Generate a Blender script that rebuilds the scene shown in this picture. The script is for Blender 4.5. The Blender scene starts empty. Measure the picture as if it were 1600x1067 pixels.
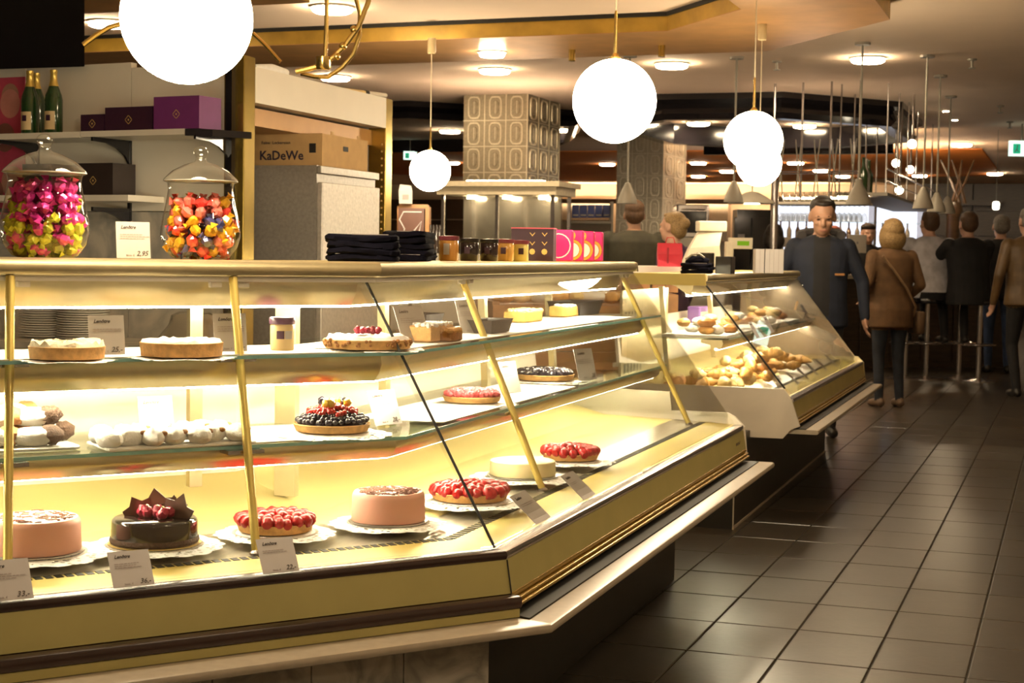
import bpy, bmesh, math, random
import numpy as np
from mathutils import Vector, Matrix, Euler, Quaternion
from math import sin, cos, pi, radians, degrees, atan2, sqrt, hypot
random.seed(7)
SC = bpy.context.scene
COL = SC.collection

# ------------------------------------------------------------------ camera
F_PX, PITCH, ROLL, YAW, CAM_H = 2490.0, radians(3.14), radians(0.92), radians(19.35), 1.31
_F0 = Vector((-sin(YAW), cos(YAW), 0)); _R0 = Vector((cos(YAW), sin(YAW), 0)); _Z = Vector((0, 0, 1))
CF = _F0 * cos(PITCH) - _Z * sin(PITCH)
_U0 = _R0.cross(CF)
CR = _R0 * cos(ROLL) + _U0 * sin(ROLL)
CU = -_R0 * sin(ROLL) + _U0 * cos(ROLL)
CC = Vector((0, 0, CAM_H))
cam_data = bpy.data.cameras.new('camera'); cam = bpy.data.objects.new('camera', cam_data)
COL.objects.link(cam); SC.camera = cam
cam_data.sensor_fit = 'HORIZONTAL'; cam_data.sensor_width = 36.0; cam_data.lens = F_PX / 1600 * 36
cam.matrix_world = Matrix(((CR.x, CU.x, -CF.x, CC.x), (CR.y, CU.y, -CF.y, CC.y), (CR.z, CU.z, -CF.z, CC.z), (0, 0, 0, 1)))
cam_data.dof.use_dof = True; cam_data.dof.focus_distance = 4.4; cam_data.dof.aperture_fstop = 11.0
cam_data.clip_end = 200

# ------------------------------------------------------------------ world and exposure
w = bpy.data.worlds.new('world'); SC.world = w; w.use_nodes = True
w.node_tree.nodes['Background'].inputs[0].default_value = (1.0, 0.8, 0.6, 1)
w.node_tree.nodes['Background'].inputs[1].default_value = 0.03
SC.view_settings.view_transform = 'Standard'; SC.view_settings.look = 'None'
SC.view_settings.gamma = 1.0; SC.view_settings.use_curve_mapping = False
SC.view_settings.exposure = 0.0
SC.cycles.transparent_max_bounces = 24; SC.cycles.max_bounces = 8
SC.cycles.sample_clamp_indirect = 6.0; SC.cycles.caustics_reflective = False; SC.cycles.caustics_refractive = False
# lamp strengths
E_GLOBE, E_DOWN, E_CASE, E_PENDANT, E_BAR = 64.0, 135.0, 115.0, 60.0, 3.0
WARM = (1.0, 0.77, 0.48)

# ------------------------------------------------------------------ unprojecting helpers (metres, world)
def ray(px, py): return CF + CR * ((px - 800) / F_PX) - CU * ((py - 533.5) / F_PX)
def at_z(px, py, z): r = ray(px, py); return CC + r * ((z - CAM_H) / r.z)
def at_y(px, py, y): r = ray(px, py); return CC + r * (y / r.y)
def at_x(px, py, x): r = ray(px, py); return CC + r * (x / r.x)
def at_d(px, py, d): return CC + ray(px, py) * d
def at_plane(px, py, p, n): r = ray(px, py); return CC + r * ((p - CC).dot(n) / r.dot(n))
def depth(p): return (p - CC).dot(CF)
AWAY = Vector((_F0.x, _F0.y, 0))

# ------------------------------------------------------------------ materials
MATS = {}
def mat(name, col, rough=0.5, metal=0.0, var=0.08, scale=18.0, bump=0.0, bscale=60.0, emit=None, es=0.0, spec=0.5, coat=0.0, stretch=None, sss=0.0):
    if name in MATS: return MATS[name]
    m = bpy.data.materials.new(name); m.use_nodes = True; nt = m.node_tree; N = nt.nodes; L = nt.links
    b = N['Principled BSDF']
    b.inputs['Roughness'].default_value = rough; b.inputs['Metallic'].default_value = metal
    b.inputs['Specular IOR Level'].default_value = spec; b.inputs['Coat Weight'].default_value = coat
    tc = N.new('ShaderNodeTexCoord'); src = tc.outputs['Object']
    if stretch:
        mp = N.new('ShaderNodeMapping'); mp.inputs['Scale'].default_value = stretch
        L.new(src, mp.inputs['Vector']); src = mp.outputs['Vector']
    n = N.new('ShaderNodeTexNoise'); n.inputs['Scale'].default_value = scale; n.inputs['Detail'].default_value = 4
    L.new(src, n.inputs['Vector'])
    r = N.new('ShaderNodeValToRGB'); c = Vector(col[:3])
    r.color_ramp.elements[0].position = 0.3; r.color_ramp.elements[1].position = 0.7
    r.color_ramp.elements[0].color = (*(c * (1 - var)), 1); r.color_ramp.elements[1].color = (*[min(1, v * (1 + var)) for v in c], 1)
    L.new(n.outputs['Fac'], r.inputs['Fac']); L.new(r.outputs['Color'], b.inputs['Base Color'])
    if bump:
        n2 = N.new('ShaderNodeTexNoise'); n2.inputs['Scale'].default_value = bscale; n2.inputs['Detail'].default_value = 3
        L.new(src, n2.inputs['Vector'])
        bp = N.new('ShaderNodeBump'); bp.inputs['Strength'].default_value = bump; bp.inputs['Distance'].default_value = 0.004
        L.new(n2.outputs['Fac'], bp.inputs['Height']); L.new(bp.outputs['Normal'], b.inputs['Normal'])
    if emit:
        b.inputs['Emission Color'].default_value = (*emit, 1); b.inputs['Emission Strength'].default_value = es
    if sss:
        b.inputs['Subsurface Weight'].default_value = sss; b.inputs['Subsurface Radius'].default_value = (.02, .01, .006)
    MATS[name] = m; return m

def mat_glass(name, tint=(1, 1, 1), refl=1.0, rough=0.0, base=0.04):
    if name in MATS: return MATS[name]
    m = bpy.data.materials.new(name); m.use_nodes = True; nt = m.node_tree; N = nt.nodes; L = nt.links
    N.remove(N['Principled BSDF'])
    t = N.new('ShaderNodeBsdfTransparent'); t.inputs['Color'].default_value = (*tint, 1)
    g = N.new('ShaderNodeBsdfGlossy'); g.inputs['Roughness'].default_value = rough
    lw = N.new('ShaderNodeLayerWeight'); lw.inputs['Blend'].default_value = 0.5
    pw_ = N.new('ShaderNodeMath'); pw_.operation = 'POWER'; pw_.inputs[1].default_value = 5.0; L.new(lw.outputs['Facing'], pw_.inputs[0])
    ns = N.new('ShaderNodeTexNoise'); ns.inputs['Scale'].default_value = 3.0
    bp = N.new('ShaderNodeBump'); bp.inputs['Strength'].default_value = 0.02; bp.inputs['Distance'].default_value = 0.002
    L.new(ns.outputs['Fac'], bp.inputs['Height']); L.new(bp.outputs['Normal'], g.inputs['Normal'])
    ma = N.new('ShaderNodeMath'); ma.operation = 'MULTIPLY_ADD'; ma.inputs[1].default_value = 1 - base; ma.inputs[2].default_value = base; L.new(pw_.outputs[0], ma.inputs[0])
    mu = N.new('ShaderNodeMath'); mu.operation = 'MULTIPLY'; mu.inputs[1].default_value = refl; mu.use_clamp = True
    L.new(ma.outputs[0], mu.inputs[0])
    mx = N.new('ShaderNodeMixShader'); L.new(mu.outputs[0], mx.inputs['Fac']); L.new(t.outputs[0], mx.inputs[1]); L.new(g.outputs[0], mx.inputs[2])
    L.new(mx.outputs[0], N['Material Output'].inputs['Surface'])
    MATS[name] = m; return m

def mat_marble(name, base, vein, scale=3.0, rough=0.25):
    if name in MATS: return MATS[name]
    m = bpy.data.materials.new(name); m.use_nodes = True; nt = m.node_tree; N = nt.nodes; L = nt.links; b = N['Principled BSDF']
    b.inputs['Roughness'].default_value = rough
    tc = N.new('ShaderNodeTexCoord')
    n = N.new('ShaderNodeTexNoise'); n.inputs['Scale'].default_value = scale; n.inputs['Detail'].default_value = 9; n.inputs['Distortion'].default_value = 1.2
    L.new(tc.outputs['Object'], n.inputs['Vector'])
    r = N.new('ShaderNodeValToRGB'); e = r.color_ramp.elements
    e[0].position = .36; e[0].color = (*base, 1); e[1].position = .64; e[1].color = (*base, 1)
    k = e.new(.5); k.color = (*vein, 1)
    L.new(n.outputs['Fac'], r.inputs['Fac']); L.new(r.outputs['Color'], b.inputs['Base Color'])
    MATS[name] = m; return m

def mat_emit(name, col, s):
    if name in MATS: return MATS[name]
    m = bpy.data.materials.new(name); m.use_nodes = True; nt = m.node_tree; N = nt.nodes; L = nt.links
    N.remove(N['Principled BSDF']); e = N.new('ShaderNodeEmission'); e.inputs[0].default_value = (*col, 1); e.inputs[1].default_value = s
    L.new(e.outputs[0], N['Material Output'].inputs['Surface']); MATS[name] = m; return m

def mat_doily(name):
    if name in MATS: return MATS[name]
    m = bpy.data.materials.new(name); m.use_nodes = True; nt = m.node_tree; N = nt.nodes; L = nt.links; b = N['Principled BSDF']
    b.inputs['Base Color'].default_value = (.93, .92, .9, 1); b.inputs['Roughness'].default_value = .8
    tc = N.new('ShaderNodeTexCoord'); v = N.new('ShaderNodeTexVoronoi'); v.inputs['Scale'].default_value = 70
    L.new(tc.outputs['Object'], v.inputs['Vector'])
    lt = N.new('ShaderNodeMath'); lt.operation = 'LESS_THAN'; lt.inputs[1].default_value = .34; L.new(v.outputs['Distance'], lt.inputs[0])
    ln = N.new('ShaderNodeVectorMath'); ln.operation = 'LENGTH'; L.new(tc.outputs['Object'], ln.inputs[0])
    gt = N.new('ShaderNodeMath'); gt.operation = 'GREATER_THAN'; gt.inputs[1].default_value = .098; L.new(ln.outputs['Value'], gt.inputs[0])
    mu = N.new('ShaderNodeMath'); mu.operation = 'MULTIPLY'; L.new(lt.outputs[0], mu.inputs[0]); L.new(gt.outputs[0], mu.inputs[1])
    t = N.new('ShaderNodeBsdfTransparent'); mx = N.new('ShaderNodeMixShader')
    L.new(mu.outputs[0], mx.inputs['Fac']); L.new(b.outputs[0], mx.inputs[1]); L.new(t.outputs[0], mx.inputs[2])
    L.new(mx.outputs[0], N['Material Output'].inputs['Surface']); MATS[name] = m; return m

M = dict(
    gold=mat('satin_gold', (.80, .69, .42), .30, .85, .04, 30, stretch=(1, 1, 1)),
    goldtube=mat('gold_tube', (.66, .50, .13), .35, .35, .04),
    panel=mat('olive_gold_panel', (.40, .345, .125), .45, .25, .05, 8),
    strip=mat('gold_strip', (.62, .48, .13), .45, .15, .04, 8),
    groove=mat('polished_gold', (.58, .38, .09), .25, .75, .05),
    brown=mat('dark_brown_bumper', (.035, .018, .014), .22, 0, .1),
    chrome=mat('grey_chrome', (.42, .38, .36), .2, .9, .05),
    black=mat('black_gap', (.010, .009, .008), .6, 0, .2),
    blackgloss=mat('black_gloss', (.012, .010, .012), .12, 0, .2),
    ledge=mat('cream_stone_ledge', (.36, .30, .22), .3, 0, .06, 40),
    base=mat('black_base', (.022, .018, .013), .4, 0, .15, 10),
    steel=mat('brushed_steel_deck', (.55, .50, .40), .28, .7, .12, 14, stretch=(6, 1, 1)),
    yellow=mat('cream_yellow_enamel', (.72, .58, .24), .4, 0, .05, 4),
    white=mat('white_lacquer', (.82, .75, .63), .4, 0, .03, 5),
    paper=mat('white_paper', (.46, .425, .40), .7, 0, .03),
    ink=mat('grey_ink', (.07, .055, .05), .8, 0, .1),
    inkfaint=mat('faint_ink', (.32, .27, .25), .8, 0, .1),
    brass=mat('brass', (.40, .27, .06), .25, .85, .18, 7, bump=.15, bscale=12),
    brassrod=mat('brass_rod', (.72, .50, .16), .22, .95, .05),
    brassbeam=mat('aged_brass_beam', (.50, .31, .05), .42, .35, .22, 5, bump=.3, bscale=18, stretch=(1, 1, 1)),
    soffit=mat('brass_soffit', (.50, .27, .10), .38, .3, .12, 5),
    ceil=mat('ceiling_paint', (.86, .67, .51), .9, 0, .02, 3),
    orange=mat('orange_paint', (.85, .27, .04), .7, 0, .05, 3),
    wall=mat('cream_wall', (.72, .62, .50), .8, 0, .03, 2),
    darkwood=mat('dark_wood', (.045, .026, .014), .35, 0, .3, 6, stretch=(1, 1, 8)),
    wood=mat('warm_wood', (.42, .20, .07), .45, 0, .3, 8, stretch=(1, 12, 1)),
    carton=mat('carton_board', (.55, .35, .15), .8, 0, .06, 20),
    fridge=mat('hammered_steel', (.40, .37, .33), .38, .6, .12, 60, bump=.3, bscale=45),
    purple=mat('purple_card', (.16, .028, .15), .5, 0, .06),
    plum=mat('plum_card', (.042, .012, .032), .45, 0, .06),
    darkbox=mat('dark_brown_card', (.028, .018, .016), .5, 0, .1),
    goldink=mat('gold_print', (.75, .50, .16), .4, .3, .05),
    navy=mat('navy_cloth', (.0045, .0042, .009), .95, 0, .3, 30, bump=.3, bscale=120, spec=.08),
    china=mat('white_china', (.78, .74, .66), .18, 0, .02),
    silver=mat('silver_board', (.70, .68, .66), .3, .8, .04),
    goldboard=mat('gold_board', (.80, .62, .25), .35, .6, .04),
    crust=mat('baked_crust', (.66, .38, .13), .75, 0, .22, 60, bump=.5, bscale=180),
    crustdark=mat('dark_crust', (.34, .15, .045), .75, 0, .3, 60, bump=.5, bscale=180),
    bread=mat('golden_pastry', (.72, .40, .11), .5, 0, .35, 26, bump=.4, bscale=90, coat=.2),
    breadlight=mat('pale_pastry', (.85, .62, .28), .55, 0, .25, 26, bump=.4, bscale=90),
    breaddark=mat('brown_pastry', (.45, .19, .045), .5, 0, .35, 26, bump=.4, bscale=90, coat=.2),
    sugar=mat('icing_sugar', (.94, .92, .87), .9, 0, .05, 40, bump=.6, bscale=120),
    meringue=mat('toasted_meringue', (.86, .72, .48), .7, 0, .25, 35, bump=.8, bscale=110),
    pink=mat('pink_marzipan', (.76, .40, .30), .55, 0, .03, sss=.15),
    cocoa=mat('cocoa_swirl', (.13, .045, .025), .7, 0, .2),
    choc=mat('chocolate_glaze', (.016, .009, .008), .12, 0, .1, coat=.6),
    chocmat=mat('chocolate_plate', (.075, .032, .018), .35, 0, .15),
    crumb=mat('chocolate_crumb', (.07, .035, .02), .8, 0, .4, 120, bump=1.0, bscale=200),
    strawb=mat('strawberry_glaze', (.40, .008, .010), .32, 0, .35, 90, bump=.2, bscale=260, coat=.08, spec=.35),
    raspb=mat('raspberry', (.48, .02, .06), .25, 0, .25, 120, bump=.9, bscale=320, coat=.3),
    raspsugar=mat('sugared_raspberry', (.66, .09, .11), .5, 0, .25, 120, bump=.9, bscale=320),
    blackb=mat('dark_berry', (.016, .012, .026), .2, 0, .3, 90, coat=.4),
    currant=mat('red_currant', (.55, .02, .015), .15, 0, .2, coat=.4),
    cream=mat('cream_cake', (.86, .74, .42), .5, 0, .04, sss=.1),
    lemon=mat('yellow_fruit', (.82, .55, .06), .3, 0, .15, coat=.3),
    slab=mat('crumble_slab', (.66, .40, .10), .7, 0, .3, 60, bump=.5, bscale=160),
    leaf=mat('green_leaf', (.10, .24, .04), .5, 0, .2),
    doily=mat_doily('paper_doily'),
    pane=mat_glass('counter_glass', (.985, .985, .965), 1.0),
    shelfglass=mat_glass('shelf_glass', (.93, .98, .95), 1.0),
    glassedge=mat('glass_edge', (.22, .42, .35), .15, 0, .15, 20, emit=(.3, .55, .45), es=.04),
    jarglass=mat_glass('jar_glass', (.98, .98, .96), 1.5),
    tube=mat_emit('fluorescent_tube', (1.0, .88, .62), E_CASE),
    diffuser=mat_emit('lamp_diffuser', WARM, E_DOWN),
    globe=mat_emit('opal_globe', (1.0, .82, .55), E_GLOBE),
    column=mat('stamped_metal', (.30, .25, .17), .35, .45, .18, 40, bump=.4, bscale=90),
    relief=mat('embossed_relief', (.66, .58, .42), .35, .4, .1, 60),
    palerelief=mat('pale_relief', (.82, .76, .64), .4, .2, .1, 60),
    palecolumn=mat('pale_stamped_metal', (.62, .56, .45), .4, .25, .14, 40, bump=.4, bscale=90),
    grey=mat('grey_enamel', (.30, .27, .22), .45, .1, .05),
    skin=mat('skin', (.42, .23, .145), .5, 0, .06, 30, sss=.1),
    skinlight=mat('light_skin', (.62, .36, .25), .5, 0, .06, 30, sss=.1),
)

# ------------------------------------------------------------------ mesh helpers
class MB:
    def __init__(s): s.v = []; s.f = []; s.m = []
    def add(s, vs, fs, mi=0):
        o = len(s.v); s.v += [tuple(v) for v in vs]; s.f += [tuple(i + o for i in f) for f in fs]; s.m += [mi] * len(fs); return s
    def box(s, c, size, rz=0.0, mi=0, mtx=None):
        hx, hy, hz = size[0] / 2, size[1] / 2, size[2] / 2
        vs = [Vector((x, y, z)) for x in (-hx, hx) for y in (-hy, hy) for z in (-hz, hz)]
        R = mtx if mtx else Matrix.Rotation(rz, 3, 'Z')
        return s.add([R @ v + Vector(c) for v in vs], [(0, 1, 3, 2), (4, 6, 7, 5), (0, 4, 5, 1), (2, 3, 7, 6), (0, 2, 6, 4), (1, 5, 7, 3)], mi)
    def rbox(s, c, size, r=0.01, rz=0.0, mi=0):   # box with rounded vertical edges and a small top/bottom chamfer
        hx, hy, hz = size[0] / 2, size[1] / 2, size[2] / 2; pts = []
        for (sx, sy, a0) in ((1, 1, 0), (-1, 1, 90), (-1, -1, 180), (1, -1, 270)):
            for k in range(3):
                a = radians(a0 + 45 * k); pts.append((sx * (hx - r) + r * cos(a), sy * (hy - r) + r * sin(a)))
        n = len(pts); R = Matrix.Rotation(rz, 3, 'Z'); vs = []; q = min(r * .5, hz * .5)
        for z, k in ((-hz, q), (-hz + q, 0), (hz - q, 0), (hz, q)):
            for x, y in pts:
                vs.append(R @ Vector((x * (1 - k / max(hx, .001)), y * (1 - k / max(hy, .001)), z)) + Vector(c))
        fs = [(j * n + i, j * n + (i + 1) % n, (j + 1) * n + (i + 1) % n, (j + 1) * n + i) for j in range(3) for i in range(n)]
        fs += [tuple(range(n - 1, -1, -1)), tuple(range(3 * n, 4 * n))]
        return s.add(vs, fs, mi)
    def prism(s, poly, z0, z1, mi=0):
        n = len(poly); vs = [(x, y, z0) for x, y in poly] + [(x, y, z1) for x, y in poly]
        a = sum(poly[i][0] * poly[(i + 1) % n][1] - poly[(i + 1) % n][0] * poly[i][1] for i in range(n))
        fs = [(i, (i + 1) % n, (i + 1) % n + n, i + n) for i in range(n)] + [tuple(range(n - 1, -1, -1)), tuple(range(n, 2 * n))]
        if a < 0: fs = [tuple(reversed(f)) for f in fs]
        return s.add(vs, fs, mi)
    def loft(s, rings, closed=True, caps=True, mi=0):
        n = len(rings[0]); vs = [p for r in rings for p in r]; fs = []
        for j in range(len(rings) - 1):
            for i in range(n if closed else n - 1):
                k = (i + 1) % n; fs.append((j * n + i, j * n + k, (j + 1) * n + k, (j + 1) * n + i))
        if caps and closed: fs += [tuple(range(n - 1, -1, -1)), tuple(range((len(rings) - 1) * n, len(rings) * n))]
        return s.add(vs, fs, mi)
    def lathe(s, prof, seg=24, c=(0, 0, 0), mi=0, sx=1.0, sy=1.0):
        rings = [[(c[0] + r * cos(2 * pi * i / seg) * sx, c[1] + r * sin(2 * pi * i / seg) * sy, c[2] + z) for i in range(seg)] for r, z in prof]
        return s.loft(rings, True, True, mi)
    def tube(s, pts, r, seg=8, mi=0):
        pts = [Vector(p) for p in pts]; rings = []; up = None
        for i, p in enumerate(pts):
            t = (pts[min(i + 1, len(pts) - 1)] - pts[max(i - 1, 0)]).normalized()
            if up is None: up = Vector((0, 0, 1)) if abs(t.z) < .9 else Vector((1, 0, 0))
            a = t.cross(up).normalized(); b = a.cross(t).normalized(); up = b
            rr = r[i] if isinstance(r, (list, tuple)) else r
            rings.append([p + (a * cos(2 * pi * k / seg) + b * sin(2 * pi * k / seg)) * rr for k in range(seg)])
        return s.loft(rings, True, True, mi)
    def ell(s, c, r, seg=12, rings=8, mi=0, R=None):
        c = Vector(c); r = (r, r, r) if not isinstance(r, (tuple, list)) else r; rg = []
        for j in range(1, rings):
            th = pi * j / rings
            rg.append([Vector((r[0] * sin(th) * cos(2 * pi * i / seg), r[1] * sin(th) * sin(2 * pi * i / seg), -r[2] * cos(th))) for i in range(seg)])
        vs = [Vector((0, 0, -r[2]))] + [p for q in rg for p in q] + [Vector((0, 0, r[2]))]
        if R is not None: vs = [R @ v for v in vs]
        fs = [(0, 1 + (i + 1) % seg, 1 + i) for i in range(seg)]
        for j in range(rings - 2):
            for i in range(seg):
                k = (i + 1) % seg; fs.append((1 + j * seg + i, 1 + j * seg + k, 1 + (j + 1) * seg + k, 1 + (j + 1) * seg + i))
        o = 1 + (rings - 2) * seg; fs += [(o + i, o + (i + 1) % seg, len(vs) - 1) for i in range(seg)]
        return s.add([v + c for v in vs], fs, mi)
    def quad(s, a, b, c, d, mi=0): return s.add([a, b, c, d], [(0, 1, 2, 3)], mi)
    def mesh(s, name, mats, smooth=False):
        me = bpy.data.meshes.new(name); me.from_pydata(s.v, [], s.f)
        bm = bmesh.new(); bm.from_mesh(me); bmesh.ops.recalc_face_normals(bm, faces=bm.faces[:]); bm.to_mesh(me); bm.free()
        for m in (mats if isinstance(mats, (list, tuple)) else [mats]): me.materials.append(m)
        if len(set(s.m)) > 1: me.polygons.foreach_set('material_index', s.m)
        if smooth:
            me.polygons.foreach_set('use_smooth', [True] * len(me.polygons))
            try: me.set_sharp_from_angle(angle=radians(smooth if smooth is not True else 40))
            except Exception: pass
        me.update(); return me
    def build(s, name, mats, parent=None, world=True, smooth=False, loc=None, rz=0.0):
        if parent is not None and world:
            L = Vector(parent.location)
            if parent.parent is not None: L = L + Vector(parent.parent.location)
            s.v = [tuple(Vector(v) - L) for v in s.v]
        me = s.mesh(name, mats, smooth); o = bpy.data.objects.new(name, me); COL.objects.link(o)
        if parent is not None: o.parent = parent
        if loc is not None: o.location = loc
        if rz: o.rotation_euler.z = rz
        return o
def inst(name, me, parent=None, loc=(0, 0, 0), rot=(0, 0, 0), scale=(1, 1, 1)):
    o = bpy.data.objects.new(name, me); COL.objects.link(o); o.parent = parent
    o.location = loc; o.rotation_euler = rot; o.scale = scale; return o
def tag(o, label, cat, group=None):
    o['label'] = label; o['category'] = cat
    if group: o['group'] = group
    return o
def struct(o): o['kind'] = 'structure'; return o
def stuff(o): o['kind'] = 'stuff'; return o
def thing(name, label, cat, loc=(0, 0, 0), rz=0.0, group=None):
    o = bpy.data.objects.new(name, None); COL.objects.link(o); o.empty_display_size = .05
    o.location = loc; o.rotation_euler.z = rz; return tag(o, label, cat, group)
def copy_tree(o, parent=None):
    c = o.copy(); COL.objects.link(c); c.parent = parent
    for ch in list(o.children): copy_tree(ch, c)
    return c
def text_mesh(txt, size, mats, shear=0.0, bold=0.0, depth_=0.0004, align='LEFT'):
    cu = bpy.data.curves.new('lettering', 'FONT'); cu.body = txt; cu.size = size; cu.shear = shear; cu.offset = bold
    cu.align_x = align; cu.extrude = depth_; cu.resolution_u = 2
    ob = bpy.data.objects.new('lettering', cu); COL.objects.link(ob)
    dg = bpy.context.evaluated_depsgraph_get(); me = bpy.data.meshes.new_from_object(ob.evaluated_get(dg))
    bpy.data.objects.remove(ob); bpy.data.curves.remove(cu)
    me.materials.clear(); me.materials.append(mats); return me
def basis(xa, ya, za): return Matrix(((xa.x, ya.x, za.x), (xa.y, ya.y, za.y), (xa.z, ya.z, za.z)))

# ------------------------------------------------------------------ the room
CEIL = 3.0; KC = 1.176
f = struct(MB().box((-5.5, 16, -.055), (23, 46, .1)).build('floor', mat('grout', (.020, .015, .010), .7, 0, .2, 20)))
tile_mats = [mat('floor_tile_%d' % i, c, .3, 0, .16, 9, bump=.08, bscale=30) for i, c in enumerate([(.042, .033, .023), (.039, .031, .022), (.046, .036, .025), (.036, .028, .020)])]
TW, TL = .300, .445; TX0, TY0 = -1.175, 5.154
tile_me = []
for tm in tile_mats:
    b = MB(); hx, hy = TW / 2 - .003, TL / 2 - .003
    b.loft([[(-hx, -hy, 0), (hx, -hy, 0), (hx, hy, 0), (-hx, hy, 0)], [(-hx, -hy, .0035), (hx, -hy, .0035), (hx, hy, .0035), (-hx, hy, .0035)],
            [(-hx + .003, -hy + .003, .0055), (hx - .003, -hy + .003, .0055), (hx - .003, hy - .003, .0055), (-hx + .003, hy - .003, .0055)]])
    tile_me.append(b.mesh('floor_tile', tm))
rest = MB(); n_t = 0
for j in range(-12, 60):
    for i in range(-14, 16):
        cx, cy = TX0 + (i + .5) * TW, TY0 + (j + .5) * TL
        near = -1.5 < cx < .25 and 4.0 < cy < 13.5
        if near and n_t < 300:
            inst('floor_tile', random.choice(tile_me), f, (cx, cy, -.0055 + random.uniform(0, .0008))); n_t += 1
        elif cy > -1: rest.box((cx, cy, -.003), (TW - .006, TL - .006, .005))
stuff(rest.build('floor_tiles_beyond', tile_mats[0], f))
ceil = struct(MB().box((-5.5, 16, CEIL + .05), (23, 46, .1)).build('ceiling', M['ceil']))
MB().prism([(x * KC, y * KC) for x, y in [(-14, 21.1), (-1.15, 21.2), (-1.17, 27.6), (-6.8, 30.3), (-9.5, 29.0), (-14, 25.0)]], CEIL - .012, CEIL, 0).build('orange_ceiling_field', M['orange'], ceil)
struct(MB().box((4.6, 16, CEIL / 2), (.2, 46, CEIL)).build('wall_right', M['wall']))
struct(MB().box((-5.5, 37, CEIL / 2), (23, .2, CEIL)).build('wall_back', M['wall']))
struct(MB().box((-5.5, -6, CEIL / 2), (23, .2, CEIL)).build('wall_front', M['wall']))
struct(MB().box((-17, 16, CEIL / 2), (.2, 46, CEIL)).build('wall_left', M['wall']))

# brass ring beam hung under the ceiling
ZB = 2.87
beam = struct(thing('trim_1', 'wide brass clad ceiling beam running above the cake counter', 'beam', (-3, 9.5, ZB)))
del beam['category']; del beam['label']
def beam_piece(poly, name='beam_section'):
    b = MB(); b.prism(poly, ZB, CEIL - .012, 0)
    # underside in its own tone
    b.prism(poly, ZB - .004, ZB + .001, 1)
    return b.build(name, [M['brassbeam'], M['soffit']], beam)
IN = [(x * KC, y * KC) for x, y in [(-9.5, 9.45), (-2.30, 9.22), (-1.72, 8.50), (-1.72, -3)]]
OUT = [(x * KC, y * KC) for x, y in [(-9.5, 10.6), (-1.90, 10.25), (-1.0, 9.05), (-1.0, -3)]]
for k in range(3):
    beam_piece([IN[k], IN[k + 1], OUT[k + 1], OUT[k]])
sh = MB()
for k in range(3):
    a, c = Vector(IN[k]), Vector(IN[k + 1]); d = (c - a).normalized(); n = Vector((d.y, -d.x)) * .012
    sh.prism([tuple(a), tuple(c), tuple(c + n), tuple(a + n)], CEIL - .03, CEIL - .001)
sh.build('shadow_gap', M['black'], beam)
beam_piece([(x * KC, y * KC) for x, y in [(-9.5, 7.95), (-3.9, 7.75), (-3.9, 7.05), (-9.5, 7.05)]])

# ------------------------------------------------------------------ display counters (swept along a bent front line)
A1 = radians(38.0); R2 = radians(.8); T = Vector((-1.25, 3.535, 0))
D1 = Vector((sin(A1), cos(A1), 0)); N1 = Vector((cos(A1), -sin(A1), 0)); D2 = Vector((-sin(R2), cos(R2), 0)); N2 = Vector((cos(R2), sin(R2), 0))
BIS = (N1 + N2).normalized(); CH = BIS.dot(N2)
A_L, A_R = -2.6, 3.09
FLARE = [.020]
def SP(seg, a, o, z):
    if seg == 2: o = o + FLARE[0] * min(max(a, 0), 3.1) * min(1.2, max(0, (z - .61) / .63))
    p = T + (D1 * a - N1 * o if seg == 1 else D2 * a - N2 * o); return Vector((p.x, p.y, z))
def CPT(o, z): p = T - BIS * (o / CH); return Vector((p.x, p.y, z))
def sweep(prof, seg, a0=None, a1=None, taper=False):
    if seg == 1:
        s = [SP(1, A_L if a0 is None else a0, o, z) for o, z in prof]; e = [CPT(o, z) for o, z in prof] if a1 is None else [SP(1, a1, o, z) for o, z in prof]
    else:
        s = [CPT(o, z) for o, z in prof] if a0 is None else [SP(2, a0, o, z) for o, z in prof]; ea = A_R if a1 is None else a1; e = [SP(2, ea - (.08 * max(0, (z - .65) / .6) if a1 is not None and taper else 0), o, z) for o, z in prof]
    return MB().loft([s, e])
def rect(o0, o1, z0, z1): return [(o0, z0), (o1, z0), (o1, z1), (o0, z1)]
def rnd(o0, o1, z0, z1, r=.012):   # rounded on the customer (low o) side
    return [(o0 + r, z0), (o1, z0), (o1, z1), (o0 + r, z1), (o0 + r * .3, z1 - r * .3), (o0, z1 - r), (o0, z0 + r), (o0 + r * .3, z0 + r * .3)]
def housing(o, z0, z1, d=.11):     # curved lamp housing, closed profile
    h = z1 - z0
    return [(o, z1), (o - .004, z1 - h * .35), (o + .004, z1 - h * .7), (o + .02, z0), (o + .03, z0 + .004), (o + d * .6, z0 + h * .5), (o + d, z0 + h * .7), (o + d, z1)]
Z_DECK, Z_S2, Z_S1, Z_TOP = .612, .853, 1.063, 1.285
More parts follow.
